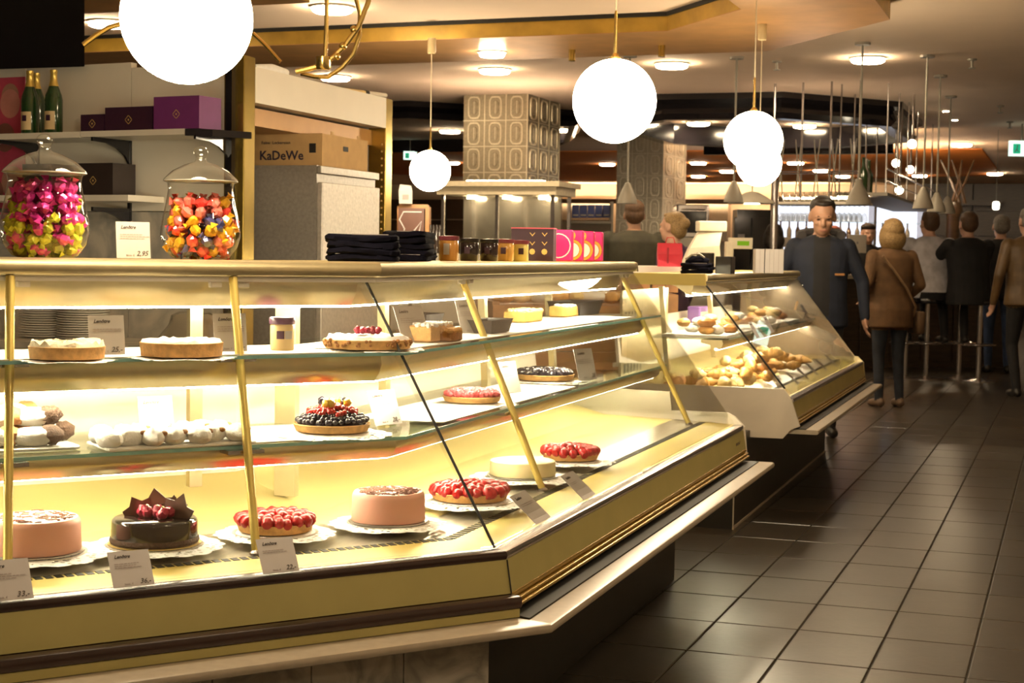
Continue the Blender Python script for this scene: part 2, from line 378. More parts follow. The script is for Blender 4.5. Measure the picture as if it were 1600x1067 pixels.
def make_counter(root, segs, ztop, a0, a1, bent, zl=0.0, mid=True):
    dz = ztop - Z_TOP
    def P(name, prof, m, seg, smooth=False, s0=None, s1=None):
        return sweep(prof, seg, s0 if s0 is not None else (a0 if not (bent and seg == 2) else None), s1 if s1 is not None else (a1 if seg == 2 else None), bent).build(name, m, root, smooth=smooth)
    for seg in segs:
        P('stone_ledge', rnd(-.135, .06, .430, .453, .009), M['ledge'], seg, 30, s1=(a1 + .03) if seg == 2 else None)
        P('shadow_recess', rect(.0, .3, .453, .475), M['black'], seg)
        if seg == 2: P('painted_shadow_strip', rect(-.072, .0, .4525, .4575), M['black'], seg)  # black strip laid on the ledge in place of the shadow gap's shade
        if seg == 1:
            P('lower_bumper', rnd(-.050, .0, .475, .505, .008), M['brown'], seg, 40)
            P('gold_foot', rect(-.044, .0, .455, .475), M['panel'], seg)
        else:
            for k, (za, zb, oo) in enumerate(((.472, .481, -.034), (.484, .492, -.028), (.495, .508, -.020))):
                P('gold_moulding', rnd(oo, .0, za, zb, .003), M['groove'], seg, 40)
        P('front_panel', [(-.004, .586), (-.018, .507), (.02, .507), (.02, .586)], M['panel'], seg)
        P('upper_trim', rnd(-.006, .034, .584, .608, .009), M['brown'] if seg == 1 else M['chrome'], seg, 40)
        P('gold_strip', [(.030, .600), (.030, .607), (.150, .6135), (.150, .600)], M['strip'], seg)
        sd = .46 if seg == 1 else .30; zs_ = .614 + (sd - .18) * .026
        P('steel_deck', [(.180, .600), (.180, .614), (sd, zs_), (sd, .60)], M['steel'], seg)
        P('rear_deck', [(sd, .600), (sd, zs_), (.60, .6255), (.88, .705), (.90, .705), (.90, .60)], M['yellow'], seg)
        P('under_body', [(.20, .475), (.20, .600), (.90, .600), (.90, .475)], M['white'], seg)
        P('rear_panel', rect(.885, .90, .705, .975), M['white'], seg)
        P('lower_glass_shelf', rect(.302, .72, Z_S2 + zl - .008, Z_S2 + zl), M['shelfglass'], seg)
        P('shelf_front_edge', rect(.3005, .302, Z_S2 + zl - .008, Z_S2 + zl), M['glassedge'], seg)
        P('lower_lamp_housing', housing(.335, .795 + zl, .843 + zl), M['gold'], seg, 50)
        P('lamp_tube', rect(.362, .376, .7925 + zl, .799 + zl), M['tube'], seg)
        if mid:
            P('middle_glass_shelf', rect(.304, .76, Z_S1 - .008, Z_S1), M['shelfglass'], seg)
            P('shelf_front_edge', rect(.3025, .304, Z_S1 - .008, Z_S1), M['glassedge'], seg)
            P('middle_lamp_housing', housing(.385, .985, 1.052), M['gold'], seg, 50)
            P('lamp_tube', rect(.412, .426, .981, .989), M['tube'], seg)
        P('top_slab', rect(.43, .80, ztop - .022, ztop - .002), M['strip'], seg)
        P('top_rail', rnd(.385, .45, ztop - .040, ztop, .014), M['gold'], seg, 40)
        P('glass_clamp', rect(.405, .45, ztop - .052, ztop - .040), M['white'], seg)
        P('top_lamp_housing', housing(.465, ztop - .112, ztop - .022, .15), M['gold'], seg, 50)
        P('lamp_tube', rect(.490, .505, ztop - .117, ztop - .107), M['tube'], seg)
        g0, g1 = (.034, .612), (.428 if seg == 1 else .465, ztop - .045); FLARE[0] = 0.0
        P('front_glass', [g0, g1, (g1[0] + .006, g1[1]), (g0[0] + .006, g0[1])], M['pane'], seg); FLARE[0] = .020
        # vent slots
        b = MB(); s_a, s_b = ((A_L, -.05) if seg == 1 else (a0 if not bent else .06, a1 - .02))
        n = int((s_b - s_a) / (.022 if seg == 1 else .026))
        for k in range(n):
            a = s_a + (s_b - s_a) * (k + .5) / n; hw = .0075 if seg == 1 else .0075
            q = [SP(seg, a - hw, .152, .6142), SP(seg, a + hw, .152, .6142), SP(seg, a + hw, .178, .6148), SP(seg, a - hw, .178, .6148)]
            b.loft([[p - Vector((0, 0, .004)) for p in q], q])
        stuff(b.build('vent_slots', M['black'], root))
        P('vent_bed', [(.150, .600), (.150, .6125), (.180, .6135), (.180, .600)], M['strip'], seg)
CT = thing('display_counter', 'long gold cake counter with slanted glass, two shelves and a bent corner', 'counter', (T.x, T.y, 0))
make_counter(CT, (1, 2), Z_TOP, None, A_R, True)
# plinth: marble under the near run, black under the far run
pw = .235
for k in range(11):
    a = A_L + k * pw
    hi = min(a + pw - .003, -.02)
    sweep(rect(.035, .06, 0, .43), 1, a, hi).build('marble_panel', mat_marble('grey_marble', (.58, .53, .45), (.30, .28, .24), 6, .35), CT)
sweep(rect(.06, .9, 0, .44), 1, None, None).build('plinth', M['base'], CT)
sweep(rect(.20, .9, 0, .44), 2, None, 2.74).build('plinth', M['base'], CT)
# corner joint of the panes (dark seal), mitre seals
def bar(p, q, wd, th=.004):
    return MB().tube([p, q], wd, 6)
bar(CPT(.030, .610), CPT(.440, 1.243), .0035).build('pane_seal', M['black'], CT)
bar(CPT(-.006, .586), CPT(-.020, .507), .0016).build('panel_joint', M['black'], CT)
# slanted gold tubes behind the glass
for seg, a, a_t in ((1, -1.115, -1.052), (1, -.553, -.527), (2, .90, .90), (2, 2.92, 2.92)):
    o1 = .40 if seg == 1 else .44
    MB().tube([SP(seg, a, .19, .616), SP(seg, a_t, o1, 1.243)], .0105, 10).build('gold_tube', M['goldtube'], CT, smooth=True)
    MB().lathe([(.016, 0), (.016, .006), (.008, .012)], 12, tuple(SP(seg, a, .19, .614))).build('tube_foot', M['chrome'], CT)
    for z in (Z_S1, Z_S2):
        t_ = (z - .616) / .627; oo = .19 + (o1 - .19) * t_
        MB().box(tuple(SP(seg, a + (a_t - a) * t_, oo + .03, z - .013)), (.05, .09, .009), -A1 if seg == 1 else 0).build('shelf_clip', M['chrome'], CT)
    for da in (-.035, .035):
        MB().rbox(tuple(SP(seg, a_t + da, .425, 1.226)), (.018, .03, .014), .003, -A1 if seg == 1 else 0).build('pane_clip', M['white'], CT)
# rear shelf uprights
for seg, a in ((1, -2.0), (1, -1.19), (1, -.50), (2, .95), (2, 1.9), (2, 2.75)):
    sweep([(.70, .70), (.725, .70), (.725, 1.24), (.70, 1.24)], seg, a - .017, a + .017).build('shelf_upright', M['gold'], CT)
pts = [CPT(.70, .66), CPT(.70, 1.24)]
MB().prism([(pts[0].x - .03, pts[0].y - .012), (pts[0].x + .03, pts[0].y - .012), (pts[0].x + .03, pts[0].y + .012), (pts[0].x - .03, pts[0].y + .012)], .66, 1.24).build('shelf_upright', M['gold'], CT)
# far end: white cheek with the trim outline, end glass
def tpr(z): return .08 * max(0, (z - .65) / .6)
def cheek(a, poly, th, m, name): return MB().loft([[SP(2, a - tpr(z), o, z) for o, z in poly], [SP(2, a + th - tpr(z), o, z) for o, z in poly]]).build(name, m, CT)
cheek(A_R, [(-.022, .47), (-.008, .600), (.03, .640), (.06, .655), (.9, .655), (.9, .47)], .022, M['white'], 'end_cheek')
cheek(A_R - .012, [(.05, .64), (.43, 1.25), (.86, 1.25), (.88, .64)], .006, M['pane'], 'end_glass')
cheek(A_R - .02, [(.385, 1.245), (.385, 1.280), (.40, 1.286), (.80, 1.286), (.80, 1.245)], .035, M['gold'], 'end_cap')
cheek(A_R - .004, [(.30, .655), (.30, .735), (.90, .745), (.90, .655)], .02, M['white'], 'inner_end_panel')
q = MB()
for k in range(7): q.tube([SP(2, A_R - .20 + k * .012, -.0135, .540 + .006 * (k % 2)), SP(2, A_R - .192 + k * .012, -.0135, .552 - .004 * (k % 3))], .0012, 4)
q.build('maker_script', M['ink'], CT)

# ---- second counter along the same line
T_keep = T.copy()
C2 = thing('bakery_counter', 'far gold counter with slanted glass full of croissants and a white end panel', 'counter', (T.x, 8.0, 0))
B0, B1, Z2 = 8.0 - T.y, 11.2 - T.y, 1.225
make_counter(C2, (2,), Z2, B0, B1, False, .045, False)
def cheek2(a, poly, th, m, name): return MB().loft([[SP(2, a, o, z) for o, z in poly], [SP(2, a + th, o, z) for o, z in poly]]).build(name, m, C2)
cheek2(B0 - .02, [(-.045, .47), (.0, .452), (.04, .405), (.30, .405), (.9, .405), (.9, .655), (.035, .655), (.0, .60)], .02, mat_marble('white_marble_panel', (.66, .58, .46), (.56, .49, .39), 1.6, .35), 'end_panel')
cheek2(B0 + .005, [(.05, .655), (.43, 1.19), (.80, 1.19), (.86, .655)], .006, M['pane'], 'end_glass')
cheek2(B0 - .015, [(.395, Z2 - .06), (.395, Z2 - .002), (.80, Z2 - .002), (.80, Z2 - .06)], .02, M['strip'], 'end_fascia')
cheek2(B1 - .012, [(.05, .64), (.43, 1.19), (.80, 1.19), (.86, .64)], .012, mat('beige_end_board', (.50, .38, .26), .35), 'far_end_board')
cheek2(B1, [(-.022, .47), (-.008, .600), (.03, .640), (.9, .655), (.9, .47)], .02, M['gold'], 'end_cheek')
MB().tube([SP(2, B0 + .008, .034, .655), SP(2, B0 + .008, .414, 1.19)], .005, 6).build('pane_seal', M['black'], C2)
sweep(rect(.205, .95, 0, .44), 2, 7.56 - T.y, 10.9 - T.y).build('plinth', M['base'], C2)
sweep(rect(.200, .206, 0, .012), 2, 7.555 - T.y, 10.9 - T.y).build('floor_joint', M['ledge'], C2)
MB().box(tuple(SP(2, 7.556 - T.y, .202, .2)), (.006, .006, .4)).build('corner_joint', M['ledge'], C2)
for a in (B0 + .35, B0 + 1.6, B0 + 2.9):
    sweep([(.70, .70), (.725, .70), (.725, 1.15), (.70, 1.15)], 2, a - .02, a + .02).build('shelf_upright', M['gold'], C2)

# ------------------------------------------------------------------ lamps
def globe_lamp(px, py, d, label, ceil_z=ZB, r=.15, canopy=True):
    p = at_d(px, py, d); t = thing('globe_pendant', label, 'pendant lamp', (p.x, p.y, p.z - r), 0, 'opal globe pendants over the counters')
    MB().ell((0, 0, r), r, 32, 20).build('glass_globe', M['globe'], t, False, True)
    MB().lathe([(.02, 2 * r - .006), (.02, 2 * r + .006), (.007, 2 * r + .02), (.006, 2 * r + .16), (.004, 2 * r + .17)], 12).build('brass_stem', M['brassrod'], t, False, True)
    top = ceil_z - (p.z - r)
    MB().tube([(0, 0, 2 * r + .16), (0, 0, top - .02)], .0035, 6).build('cord', mat('cream_cord', (.75, .62, .42), .5), t, False)
    if canopy: MB().lathe([(.026, top - .11), (.03, top - .10), (.03, top)], 16).build('canopy', mat('cream_canopy', (.70, .55, .30), .5), t, False, True)
    return t
globe_lamp(292, 28, 3.64, 'largest opal globe lamp, hanging at the upper left over the near cake counter', CEIL)
globe_lamp(960, 158, 5.70, 'opal globe lamp hanging over the far end of the cake counter')
globe_lamp(1177, 220, 8.12, 'higher of the two overlapping opal globe lamps over the bakery counter')
globe_lamp(1186, 256, 10.67, 'lower of the two overlapping opal globe lamps over the bakery counter')
globe_lamp(672, 267, 11.67, 'smallest opal globe lamp, left of the patterned column')

def downlight(x, y, label, z=CEIL, r=.14):
    t = thing('ceiling_downlight', label, 'ceiling light', (x, y, z), 0, 'round ceiling downlights')
    MB().lathe([(r + .015, -.003), (r + .015, -.014), (r, -.018), (r, -.003)], 24).build('rim', M['white'], t, False, True)
    MB().lathe([(r * .98, -.012), (r * .98, -.034), (r * .86, -.044), (0.001, -.048)], 24).build('diffuser', M['diffuser'], t, False, True)
    return t
DL = [(-1.43, 11.62, 'round ceiling light at the upper right, before the black bar canopy'),
      (-2.87, 11.66, 'round ceiling light between the two largest right-hand globes'),
      (-4.30, 11.74, 'round ceiling light just above the patterned column'),
      (-5.77, 11.95, 'round ceiling light behind the curved brass rods'),
      (-1.43, 8.0 - 2.4, None), (-1.34, 20.3, 'round ceiling light near the green exit sign'),
      (-1.25, 27.0, 'farthest round ceiling light at the right edge of the orange ceiling'),
      (-3.82, 16.76, 'round ceiling light inside the black canopy, left one'), (-2.77, 17.24, 'round ceiling light inside the black canopy, right one')]
for x, y, l in DL:
    if l: downlight(x * KC, y * KC, l)
for px, py, l in [(949, 255, 'small ceiling light in the orange field left of the farther column'), (1091, 253, 'upper small orange-field ceiling light right of the farther column'),
                  (1091, 274, 'lower small orange-field ceiling light right of the farther column'), (1136, 266, 'small orange-field ceiling light tucked left of the lower globe'),
                  (1243, 253, 'small orange-field ceiling light right of the lower globe'), (1282, 265, 'small orange-field ceiling light behind the glass rack'),
                  (1317, 274, 'ceiling light over the glass rack'), (1437, 273, 'ceiling light behind the hanging pipes'),
                  (703, 203, 'ceiling light left of the patterned column'), (882, 201, 'ceiling light just right of the patterned column'), (706, 253, 'ceiling light low beside the smallest globe')]:
    p = at_z(px, py, CEIL); downlight(p.x, p.y, l)
for i, x in enumerate((.6, 2.3)):
    for j, y in enumerate((-1.5, 2.0, 5.5)): downlight(x, y, 'added round ceiling light over the customer aisle, unseen outside the picture')  # unseen lamps added to brighten the floor, counter front and ceiling
# fittings set into the brass beam
p = at_z(769, 80, ZB); downlight(p.x, p.y, 'ceiling light set into the brass beam soffit', ZB, .10)
for k, (px, py, l) in enumerate([(519, 10, 'ceiling light beside the brass rods at the top edge'), (168, 33, 'ceiling light left of the largest globe')]):
    p = at_z(px, py, CEIL); downlight(p.x, p.y, l)
for px, py in [(894, 77), (1034, 70)]:
    p = at_z(px, py, ZB); tag(MB().lathe([(.022, -.09), (.026, -.085), (.026, 0)], 14, tuple(p)).build('brass_socket', M['brass']), 'short brass lamp socket under the beam, %s one' % ('left' if px < 950 else 'right'), 'lamp socket')
for px, py, l in [(1478, 172, 'upper of two tiny spotlights in the ceiling at right'), (1492, 186, 'lower of two tiny spotlights in the ceiling at right')]:
    p = at_z(px, py, CEIL); t = thing('small_spotlight', l, 'spotlight', tuple(p))
    MB().lathe([(.05, -.001), (.05, -.01), (.035, -.014)], 14).build('rim', M['white'], t, False); MB().lathe([(.034, -.012), (.034, -.017)], 14).build('lens', M['diffuser'], t, False)
for px, py, l in [(1214, 95, 'small ceiling sprinkler right of the brass socket cord'), (1519, 92, 'ceiling sprinkler head at the upper right'), (1563, 165, 'dark ceiling sprinkler at the far right'), (1578, 190, 'lower dark ceiling sprinkler at the far right')]:
    p = at_z(px, py, CEIL); MBs = MB().lathe([(.04, 0), (.04, -.012), (.012, -.016), (.010, -.07), (.03, -.075), (.03, -.08)], 12, tuple(p))
    tag(MBs.build('sprinkler', M['grey'], None, smooth=True), l, 'sprinkler')

def bell_pendant(px, py, d, label, r=.10, h=.20):
    p = at_d(px, py, d); t = thing('bell_pendant', label, 'pendant lamp', tuple(p), 0, 'grey bell pendants over the bar')
    MB().lathe([(r, 0), (r * .98, .012), (r * .88, .05), (r * .55, .12), (r * .32, .16), (r * .28, h), (.01, h + .01)], 20).build('shade', M['grey'], t, False, True)
    MB().lathe([(r * .9, .004), (r * .9, .012), (r * .5, .03)], 18).build('bulb', mat_emit('pendant_bulb', WARM, E_PENDANT), t, False)
    MB().tube([(0, 0, h), (0, 0, CEIL - p.z)], .009, 6).build('rod', M['grey'], t, False)
    MB().lathe([(.06, CEIL - p.z - .02), (.06, CEIL - p.z)], 12).build('ceiling_plate', M['grey'], t, False)
for px, py, d, l in [(980, 318, 13.5, 'grey bell lamp above the man in the olive jacket'), (1146, 316, 13.5, 'grey bell lamp under the overlapping globes'),
                     (1341, 320, 12.5, 'grey bell lamp on the thick rod before the glass rack'), (1442, 326, 13.2, 'largest of three grey bell lamps at right'),
                     (1463, 331, 14.6, 'middle of three grey bell lamps at right'), (1480, 334, 16.4, 'rear of three grey bell lamps at right')]:
    bell_pendant(px, py, d, l, *((.085, .17) if d > 13 else (.10, .20)))
p = at_d(1175, 318, 14.5); t = thing('wide_pendant', 'flat grey dish lamp behind the overlapping globes', 'pendant lamp', tuple(p))
MB().lathe([(.22, 0), (.20, .02), (.06, .10), (.01, .11)], 24).build('shade', M['grey'], t, False, True)
MB().lathe([(.07, -.004), (.07, .006)], 16).build('bulb', MATS['pendant_bulb'], t, False); MB().tube([(0, 0, .1), (0, 0, CEIL - p.z)], .006, 6).build('rod', M['grey'], t, False)

# curved brass rods and hooked lamp arm at the top left
t = thing('brass_chandelier', 'curved twisted brass rods hanging beside the largest globe', 'chandelier', tuple(at_d(512, 60, 5.0)))
MB().tube([at_d(511, -40, 5.0), at_d(510, 40, 5.0), at_d(508, 98, 5.0)], .007, 8).build('stem', M['brassrod'], t, smooth=True)
MB().tube([at_d(x, y, 5.0) for x, y in [(582, -30), (575, 5), (560, 42), (540, 70), (520, 90), (500, 103), (480, 108), (462, 112)]], .0085, 8).build('curved_arm', M['brassrod'], t, smooth=True)
MB().tube([at_d(x, y, 5.05) for x, y in [(552, -20), (562, 20), (562, 55), (552, 85), (535, 105), (512, 121), (492, 120), (470, 115)]], .007, 8).build('curved_arm', M['brassrod'], t, smooth=True)
MB().tube([at_d(x, y, 5.0) for x, y in [(395, 52), (412, 68), (425, 82), (438, 97)]], .0065, 8).build('curved_arm', M['brassrod'], t, smooth=True)
MB().tube([at_d(x, y, 5.0) for x, y in [(130, 70), (150, 55), (170, 43), (200, 34), (240, 30)]], .0085, 8).build('curved_arm', M['brassrod'], t, smooth=True)
MB().lathe([(.02, -.01), (.024, -.004), (.024, .03)], 14, tuple(at_d(505, 104, 5.0))).build('socket', M['brassrod'], t, smooth=True)
for x, y in [(536, 72), (553, 46), (526, 88)]: MB().ell(at_d(x, y, 5.0), .013, 10, 6).build('knuckle', M['brassrod'], t, smooth=True)

# ------------------------------------------------------------------ goods in the cake counter
def put(px, yf, z, r):      # centre of a round thing whose front foot shows at pixel (px, yf)
    p = at_z(px, yf, z); return p + AWAY * r
def rpx(px, yf, z, hw): return hw * depth(at_z(px, yf, z)) / F_PX
def plate(c, z, r, what, board='china', h=.016):
    o = MB().lathe([(r * .55, 0), (r * .6, 0), (r, h * .8), (r * 1.01, h), (r * .96, h), (r * .6, h * .45), (.001, h * .45)], 32).build('cake_plate', M[board], None, loc=(c.x, c.y, z), smooth=True)
    return tag(o, '%s plate under %s' % ({'china': 'white', 'silver': 'silver', 'goldboard': 'gold'}[board], what), 'plate', 'plates under the cakes')
def doily(c, z, r, what, wave=.003, n=16, droop=.006):
    b = MB(); seg = 120; rg = []
    for k, q in enumerate((.02, .5, .8, .92, 1.0)):
        rg.append([(r * q * (1 + (.075 * abs(sin(n * pi * i / seg)) if k == 4 else 0)) * cos(2 * pi * i / seg), r * q * (1 + (.075 * abs(sin(n * pi * i / seg)) if k == 4 else 0)) * sin(2 * pi * i / seg),
                    (0 if k < 2 else (-droop * (q - .5) * 2 + wave * sin(5 * 2 * pi * i / seg) * (q - .5)))) for i in range(seg)])
    b.loft(rg, True, False)
    o = b.build('paper_doily', M['doily'], None, loc=(c.x, c.y, z), smooth=True)
    return tag(o, 'white lace paper doily under %s' % what, 'doily', 'paper doilies')
def bumpy(r, n=10, rg=7, amp=.12, seed=0, sq=(1, 1, 1)):
    rnd_ = random.Random(seed); b = MB().ell((0, 0, 0), r, n, rg)
    b.v = [tuple(Vector((v[0] * sq[0], v[1] * sq[1], v[2] * sq[2])) * (1 + rnd_.uniform(-amp, amp))) for v in b.v]; return b
ME = {}
def fruit_meshes():
    b = MB().lathe([(.001, -.014), (.006, -.012), (.0115, -.003), (.012, .004), (.008, .011), (.001, .013)], 10); ME['strawberry'] = b.mesh('strawberry', M['strawb'], True)
    for k, m in (('raspberry', 'raspb'), ('raspberry_sugar', 'raspsugar'), ('blackberry', 'blackb')):
        b = MB(); b.ell((0, 0, 0), (.0085, .0085, .010), 8, 6)
        b.v = [tuple(Vector(v) * (1 + .10 * ((i * 7) % 3 - 1))) for i, v in enumerate(b.v)]; ME[k] = b.mesh(k, M[m], True)
    ME['currant'] = MB().ell((0, 0, 0), .0042, 8, 6).mesh('currant', M['currant'], True)
    ME['blueberry'] = MB().ell((0, 0, 0), .0070, 10, 7).mesh('blueberry', M['blackb'], True)
    ME['fruit_piece'] = bumpy(.009, 8, 6, .15, 3).mesh('fruit_piece', M['lemon'], True)
fruit_meshes()
def tart(px, yf, z, hw, label, kind, crust_h=.020, cat='tart', sup=('china', .016), what=None, dome=.012, step=None, dust=False, dl=True):
    r = rpx(px, yf, z, hw); c = put(px, yf, z, r); z0 = z
    what = what or label.split(',')[0]
    if sup:
        plate(c, z - sup[1] - .004, r * 1.12, 'the ' + what, sup[0], sup[1])
    if dl: doily(c, z - .0025, r * 1.5, 'the ' + what)
    t = thing('fruit_tart' if cat == 'tart' else 'cake', label, cat, (c.x, c.y, z0), random.uniform(0, 6))
    b = MB(); n = 44; fl = [1 + .018 * (i % 2) for i in range(n)]
    pr = [(.90, 0), (.93, .001), (1.0, crust_h), (.985, crust_h + .002), (.95, crust_h - .002), (.02, crust_h - .003)]
    b.loft([[(r * q * fl[i] * cos(2 * pi * i / n), r * q * fl[i] * sin(2 * pi * i / n), zz) for i in range(n)] for q, zz in pr])
    b.build('pastry_case', M['crust'], t, False, True)
    me = ME[kind]; sp = step or {'strawberry': .0255, 'raspberry': .0165, 'raspberry_sugar': .0165, 'blackberry': .0165, 'blueberry': .0138}[kind]
    MB().lathe([(r * .95, crust_h - .002), (r * .8, crust_h + dome * .1), (r * .4, crust_h + dome * .55), (.001, crust_h + dome * .65)], 28).build('glaze', me.materials[0], t, False, True)
    rr = r * .90; ring = 0
    while rr > -.001:
        m_ = max(1, int(2 * pi * rr / sp))
        for i in range(m_):
            a = 2 * pi * (i + .5 * (ring % 2)) / m_ + random.uniform(-.1, .1)
            zz = crust_h + .005 + dome * (1 - (rr / r) ** 2) + random.uniform(-.002, .003)
            rot = (radians(random.uniform(100, 140)), 0, a + pi / 2) if kind == 'strawberry' else (random.uniform(-.4, .4), random.uniform(-.4, .4), a)
            s_ = random.uniform(.88, 1.12) * (1.28 if kind == 'strawberry' else 1)
            inst(me.name.split('.')[0], me, t, (rr * cos(a), rr * sin(a), zz), rot, (s_,) * 3)
        rr -= sp * .9; ring += 1
    if dust:
        for k in range(70):
            q = random.uniform(0, .8); a = random.uniform(0, 2 * pi)
        b = MB()
        for k in range(60):
            q = sqrt(random.random()) * .8 * r; a = random.uniform(0, 2 * pi); s_ = random.uniform(.002, .005)
            b.ell((q * cos(a), q * sin(a), crust_h + .013 + dome * (1 - (q / r) ** 2)), (s_, s_, s_ * .5), 6, 4)
        b.build('sugar_dust', M['sugar'], t, False, True)
    return t, c, r
def round_cake(px, yf, z, hw, h, label, m, what, board='silver', bev=.012):
    r = rpx(px, yf, z, hw); c = put(px, yf, z, r)
    plate(c, z - .021, r * 1.12, 'the ' + what, 'china'); doily(c, z - .004, r * 1.52, 'the ' + what)
    t = thing('cake', label, 'cake', (c.x, c.y, z), 0)
    MB().lathe([(r * 1.07, -.003), (r * 1.07, -.001), (.001, -.001)], 36).build('cake_board', M[board], t, False)
    MB().lathe([(r * .99, 0), (r, .004), (r * .985, h - bev), (r * .965, h - bev * .4), (r * .92, h), (.001, h)], 48).build('cake_body', m, t, False, True)
    return t, c, r
def swirls(t, r, h, seed, n=60):
    rd = random.Random(seed); b = MB()
    for k in range(n):
        a = rd.uniform(0, 2 * pi); q = sqrt(rd.random()) * .85 * r; d_ = rd.uniform(0, 2 * pi); l = rd.uniform(.008, .03); pts = []
        for s_ in range(4):
            x, y = q * cos(a) + l * s_ / 3 * cos(d_ + s_ * .5), q * sin(a) + l * s_ / 3 * sin(d_ + s_ * .5)
            if hypot(x, y) < .90 * r: pts.append((x, y, h + .0008))
        if len(pts) > 2: b.tube(pts, .0014, 4)
    stuff(b.build('cocoa_swirls', M['cocoa'], t, False))
ZC = .643
t, c, r = round_cake(30, 872, ZC, 75, .072, 'pink marzipan cake cut by the left edge of the picture', M['pink'], 'pink cake at the left edge'); swirls(t, r, .072, 1)
t, c, r = round_cake(226, 858, ZC, 69, .056, 'dark chocolate cake crowned with chocolate plates and raspberries', M['choc'], 'dark chocolate cake', 'goldboard', .008)
MB().lathe([(r * 1.0, 0), (r * 1.03, .006), (r * 1.01, .013), (r * .98, .014)], 60).build('crumb_border', M['crumb'], t, False)
for (x, y, rz, tl, wd, hh) in [(-.045, .010, .35, -.35, .062, .050), (-.012, .030, -.1, -.05, .085, .066), (.045, .012, -.4, .45, .070, .066), (.02, .038, .5, .2, .06, .050)]:
    b = MB(); n = 7; pts = [(-.5, -.1), (-.55, .45), (-.25, .55), (-.05, .95), (.25, .60), (.55, .62), (.5, -.1)]
    b.loft([[(px_ * wd, -.0012, pz * hh) for px_, pz in pts], [(px_ * wd, .0012, pz * hh) for px_, pz in pts]])
    o = b.build('chocolate_plate', M['chocmat'], t, False); o.location = (x, y, .055); o.rotation_euler = (0, tl, rz + YAW)
for x, y in [(-.010, -.014), (.014, -.010), (.034, -.022), (.002, .008), (.038, .002), (-.03, -.004)]:
    inst('raspberry', ME['raspberry'], t, (x, y, .069), (random.random(), random.random(), 0), (1.5, 1.5, 1.6))
gm = MB().box((0, 0, 0), (.006, .004, .003)).mesh('gold_leaf', M['goldink'])
for x, y in [(-.009, -.016), (.016, -.012), (.036, -.024)]: inst('gold_leaf', gm, t, (x, y, .0845), (.3, .4, .6))
tart(421, 838, ZC, 61, 'glazed raspberry tart behind the gold tube on the counter floor', 'strawberry', what='raspberry tart behind the gold tube')
t, c, r = round_cake(602, 821, ZC, 59, .072, 'pink marzipan cake with cocoa swirls near the glass corner', M['pink'], 'pink cake near the glass corner'); swirls(t, r, .072, 2, 170)
tart(732, 788, ZC, 62, 'larger strawberry tart right of the pink cake', 'strawberry', what='larger strawberry tart')
t, c, r = round_cake(817, 748, ZC, 53, .044, 'plain pale cream cake between two strawberry tarts', M['cream'], 'pale cream cake', 'silver', .003)
tart(893, 722, ZC, 45, 'small strawberry tart farthest back on the counter floor', 'strawberry', what='small strawberry tart at the back')
# --- lower glass shelf
t, c, r = tart(512, 679, Z_S2 + .012, 61, 'dark berry tart topped with red currants and yellow fruit', 'blueberry', .018, what='dark berry tart with currants', dome=.026, sup=None)
for k in range(90):
    a = random.uniform(0, 2 * pi); q = sqrt(random.random()) * .66 * r
    inst('red_currant', ME['currant'], t, (q * cos(a), q * sin(a), .060 - .030 * (q / r) ** 1.5 + random.uniform(0, .006)), (0, 0, 0), (1.5, 1.5, 1.5))
for k in range(9):
    a = random.uniform(0, 2 * pi); q = random.uniform(.1, .45) * r
    inst('fruit_piece' if k % 3 else 'blackberry', ME['fruit_piece'] if k % 3 else ME['blackberry'], t, (q * cos(a), q * sin(a), .070), (0, 0, a), (1.2,) * 3)
tart(736, 631, Z_S2 + .008, 46, 'sugared raspberry tart on the lower glass shelf', 'raspberry_sugar', .016, what='sugared raspberry tart', sup=None, dust=True)
tart(852, 596, Z_S2 + .006, 47, 'dark berry tart dusted with sugar on the lower glass shelf', 'blackberry', .018, what='sugar dusted dark tart', sup=None, dust=True)
# --- powdered pastries on paper trays
def tray(px, yf, z, L, W, seg, label):
    c = at_z(px, yf, z) - (N1 if seg == 1 else N2) * W / 2; rz = (pi / 2 - A1) if seg == 1 else (pi / 2 + R2)
    b = MB().rbox((0, 0, .004), (L, W, .006), .015)
    o = b.build('paper_tray', M['sugar'], None, loc=(c.x, c.y, z), rz=rz); return tag(o, label, 'tray'), c, rz
def lump(kind, seed, L=.05, W=.026, H=.022):
    rd = random.Random(seed); b = MB().ell((0, 0, H * .8), (L, W, H), 14, 9)
    b.v = [tuple(Vector((v[0], v[1] + .012 * cos(v[0] * 30), v[2])) * (1 + rd.uniform(-.07, .07))) for v in b.v]; return b.mesh(kind, M['sugar'], True)
_, c, rz = tray(290, 700, Z_S2 + .002, .36, .17, 1, 'white paper tray of powdered pastries on the lower shelf')
pm = [lump('powdered_pastry', k) for k in range(4)]; brn = MB().ell((0, 0, 0), (.012, .008, .006), 8, 6).mesh('baked_patch', M['crustdark'], True)
for k in range(14):
    u, v = -.15 + .05 * (k % 7) + random.uniform(-.008, .008), (-.045 if k < 7 else .04) + random.uniform(-.01, .01)
    p = c + Vector((u * cos(rz) - v * sin(rz), u * sin(rz) + v * cos(rz), 0))
    t = thing('powdered_pastry', 'icing sugar covered pastry on the long white tray of the lower shelf', 'pastry', (p.x, p.y, Z_S2 + .009), rz + random.uniform(-.6, .6) + pi / 3, 'powdered pastries on the long tray')
    inst('pastry_body', pm[k % 4], t); inst('baked_patch', brn, t, (random.uniform(-.02, .02), -.012, .028))
_, c, rz = tray(45, 706, Z_S2 + .002, .24, .20, 1, 'white paper tray of almond cakes at the left edge of the lower shelf')
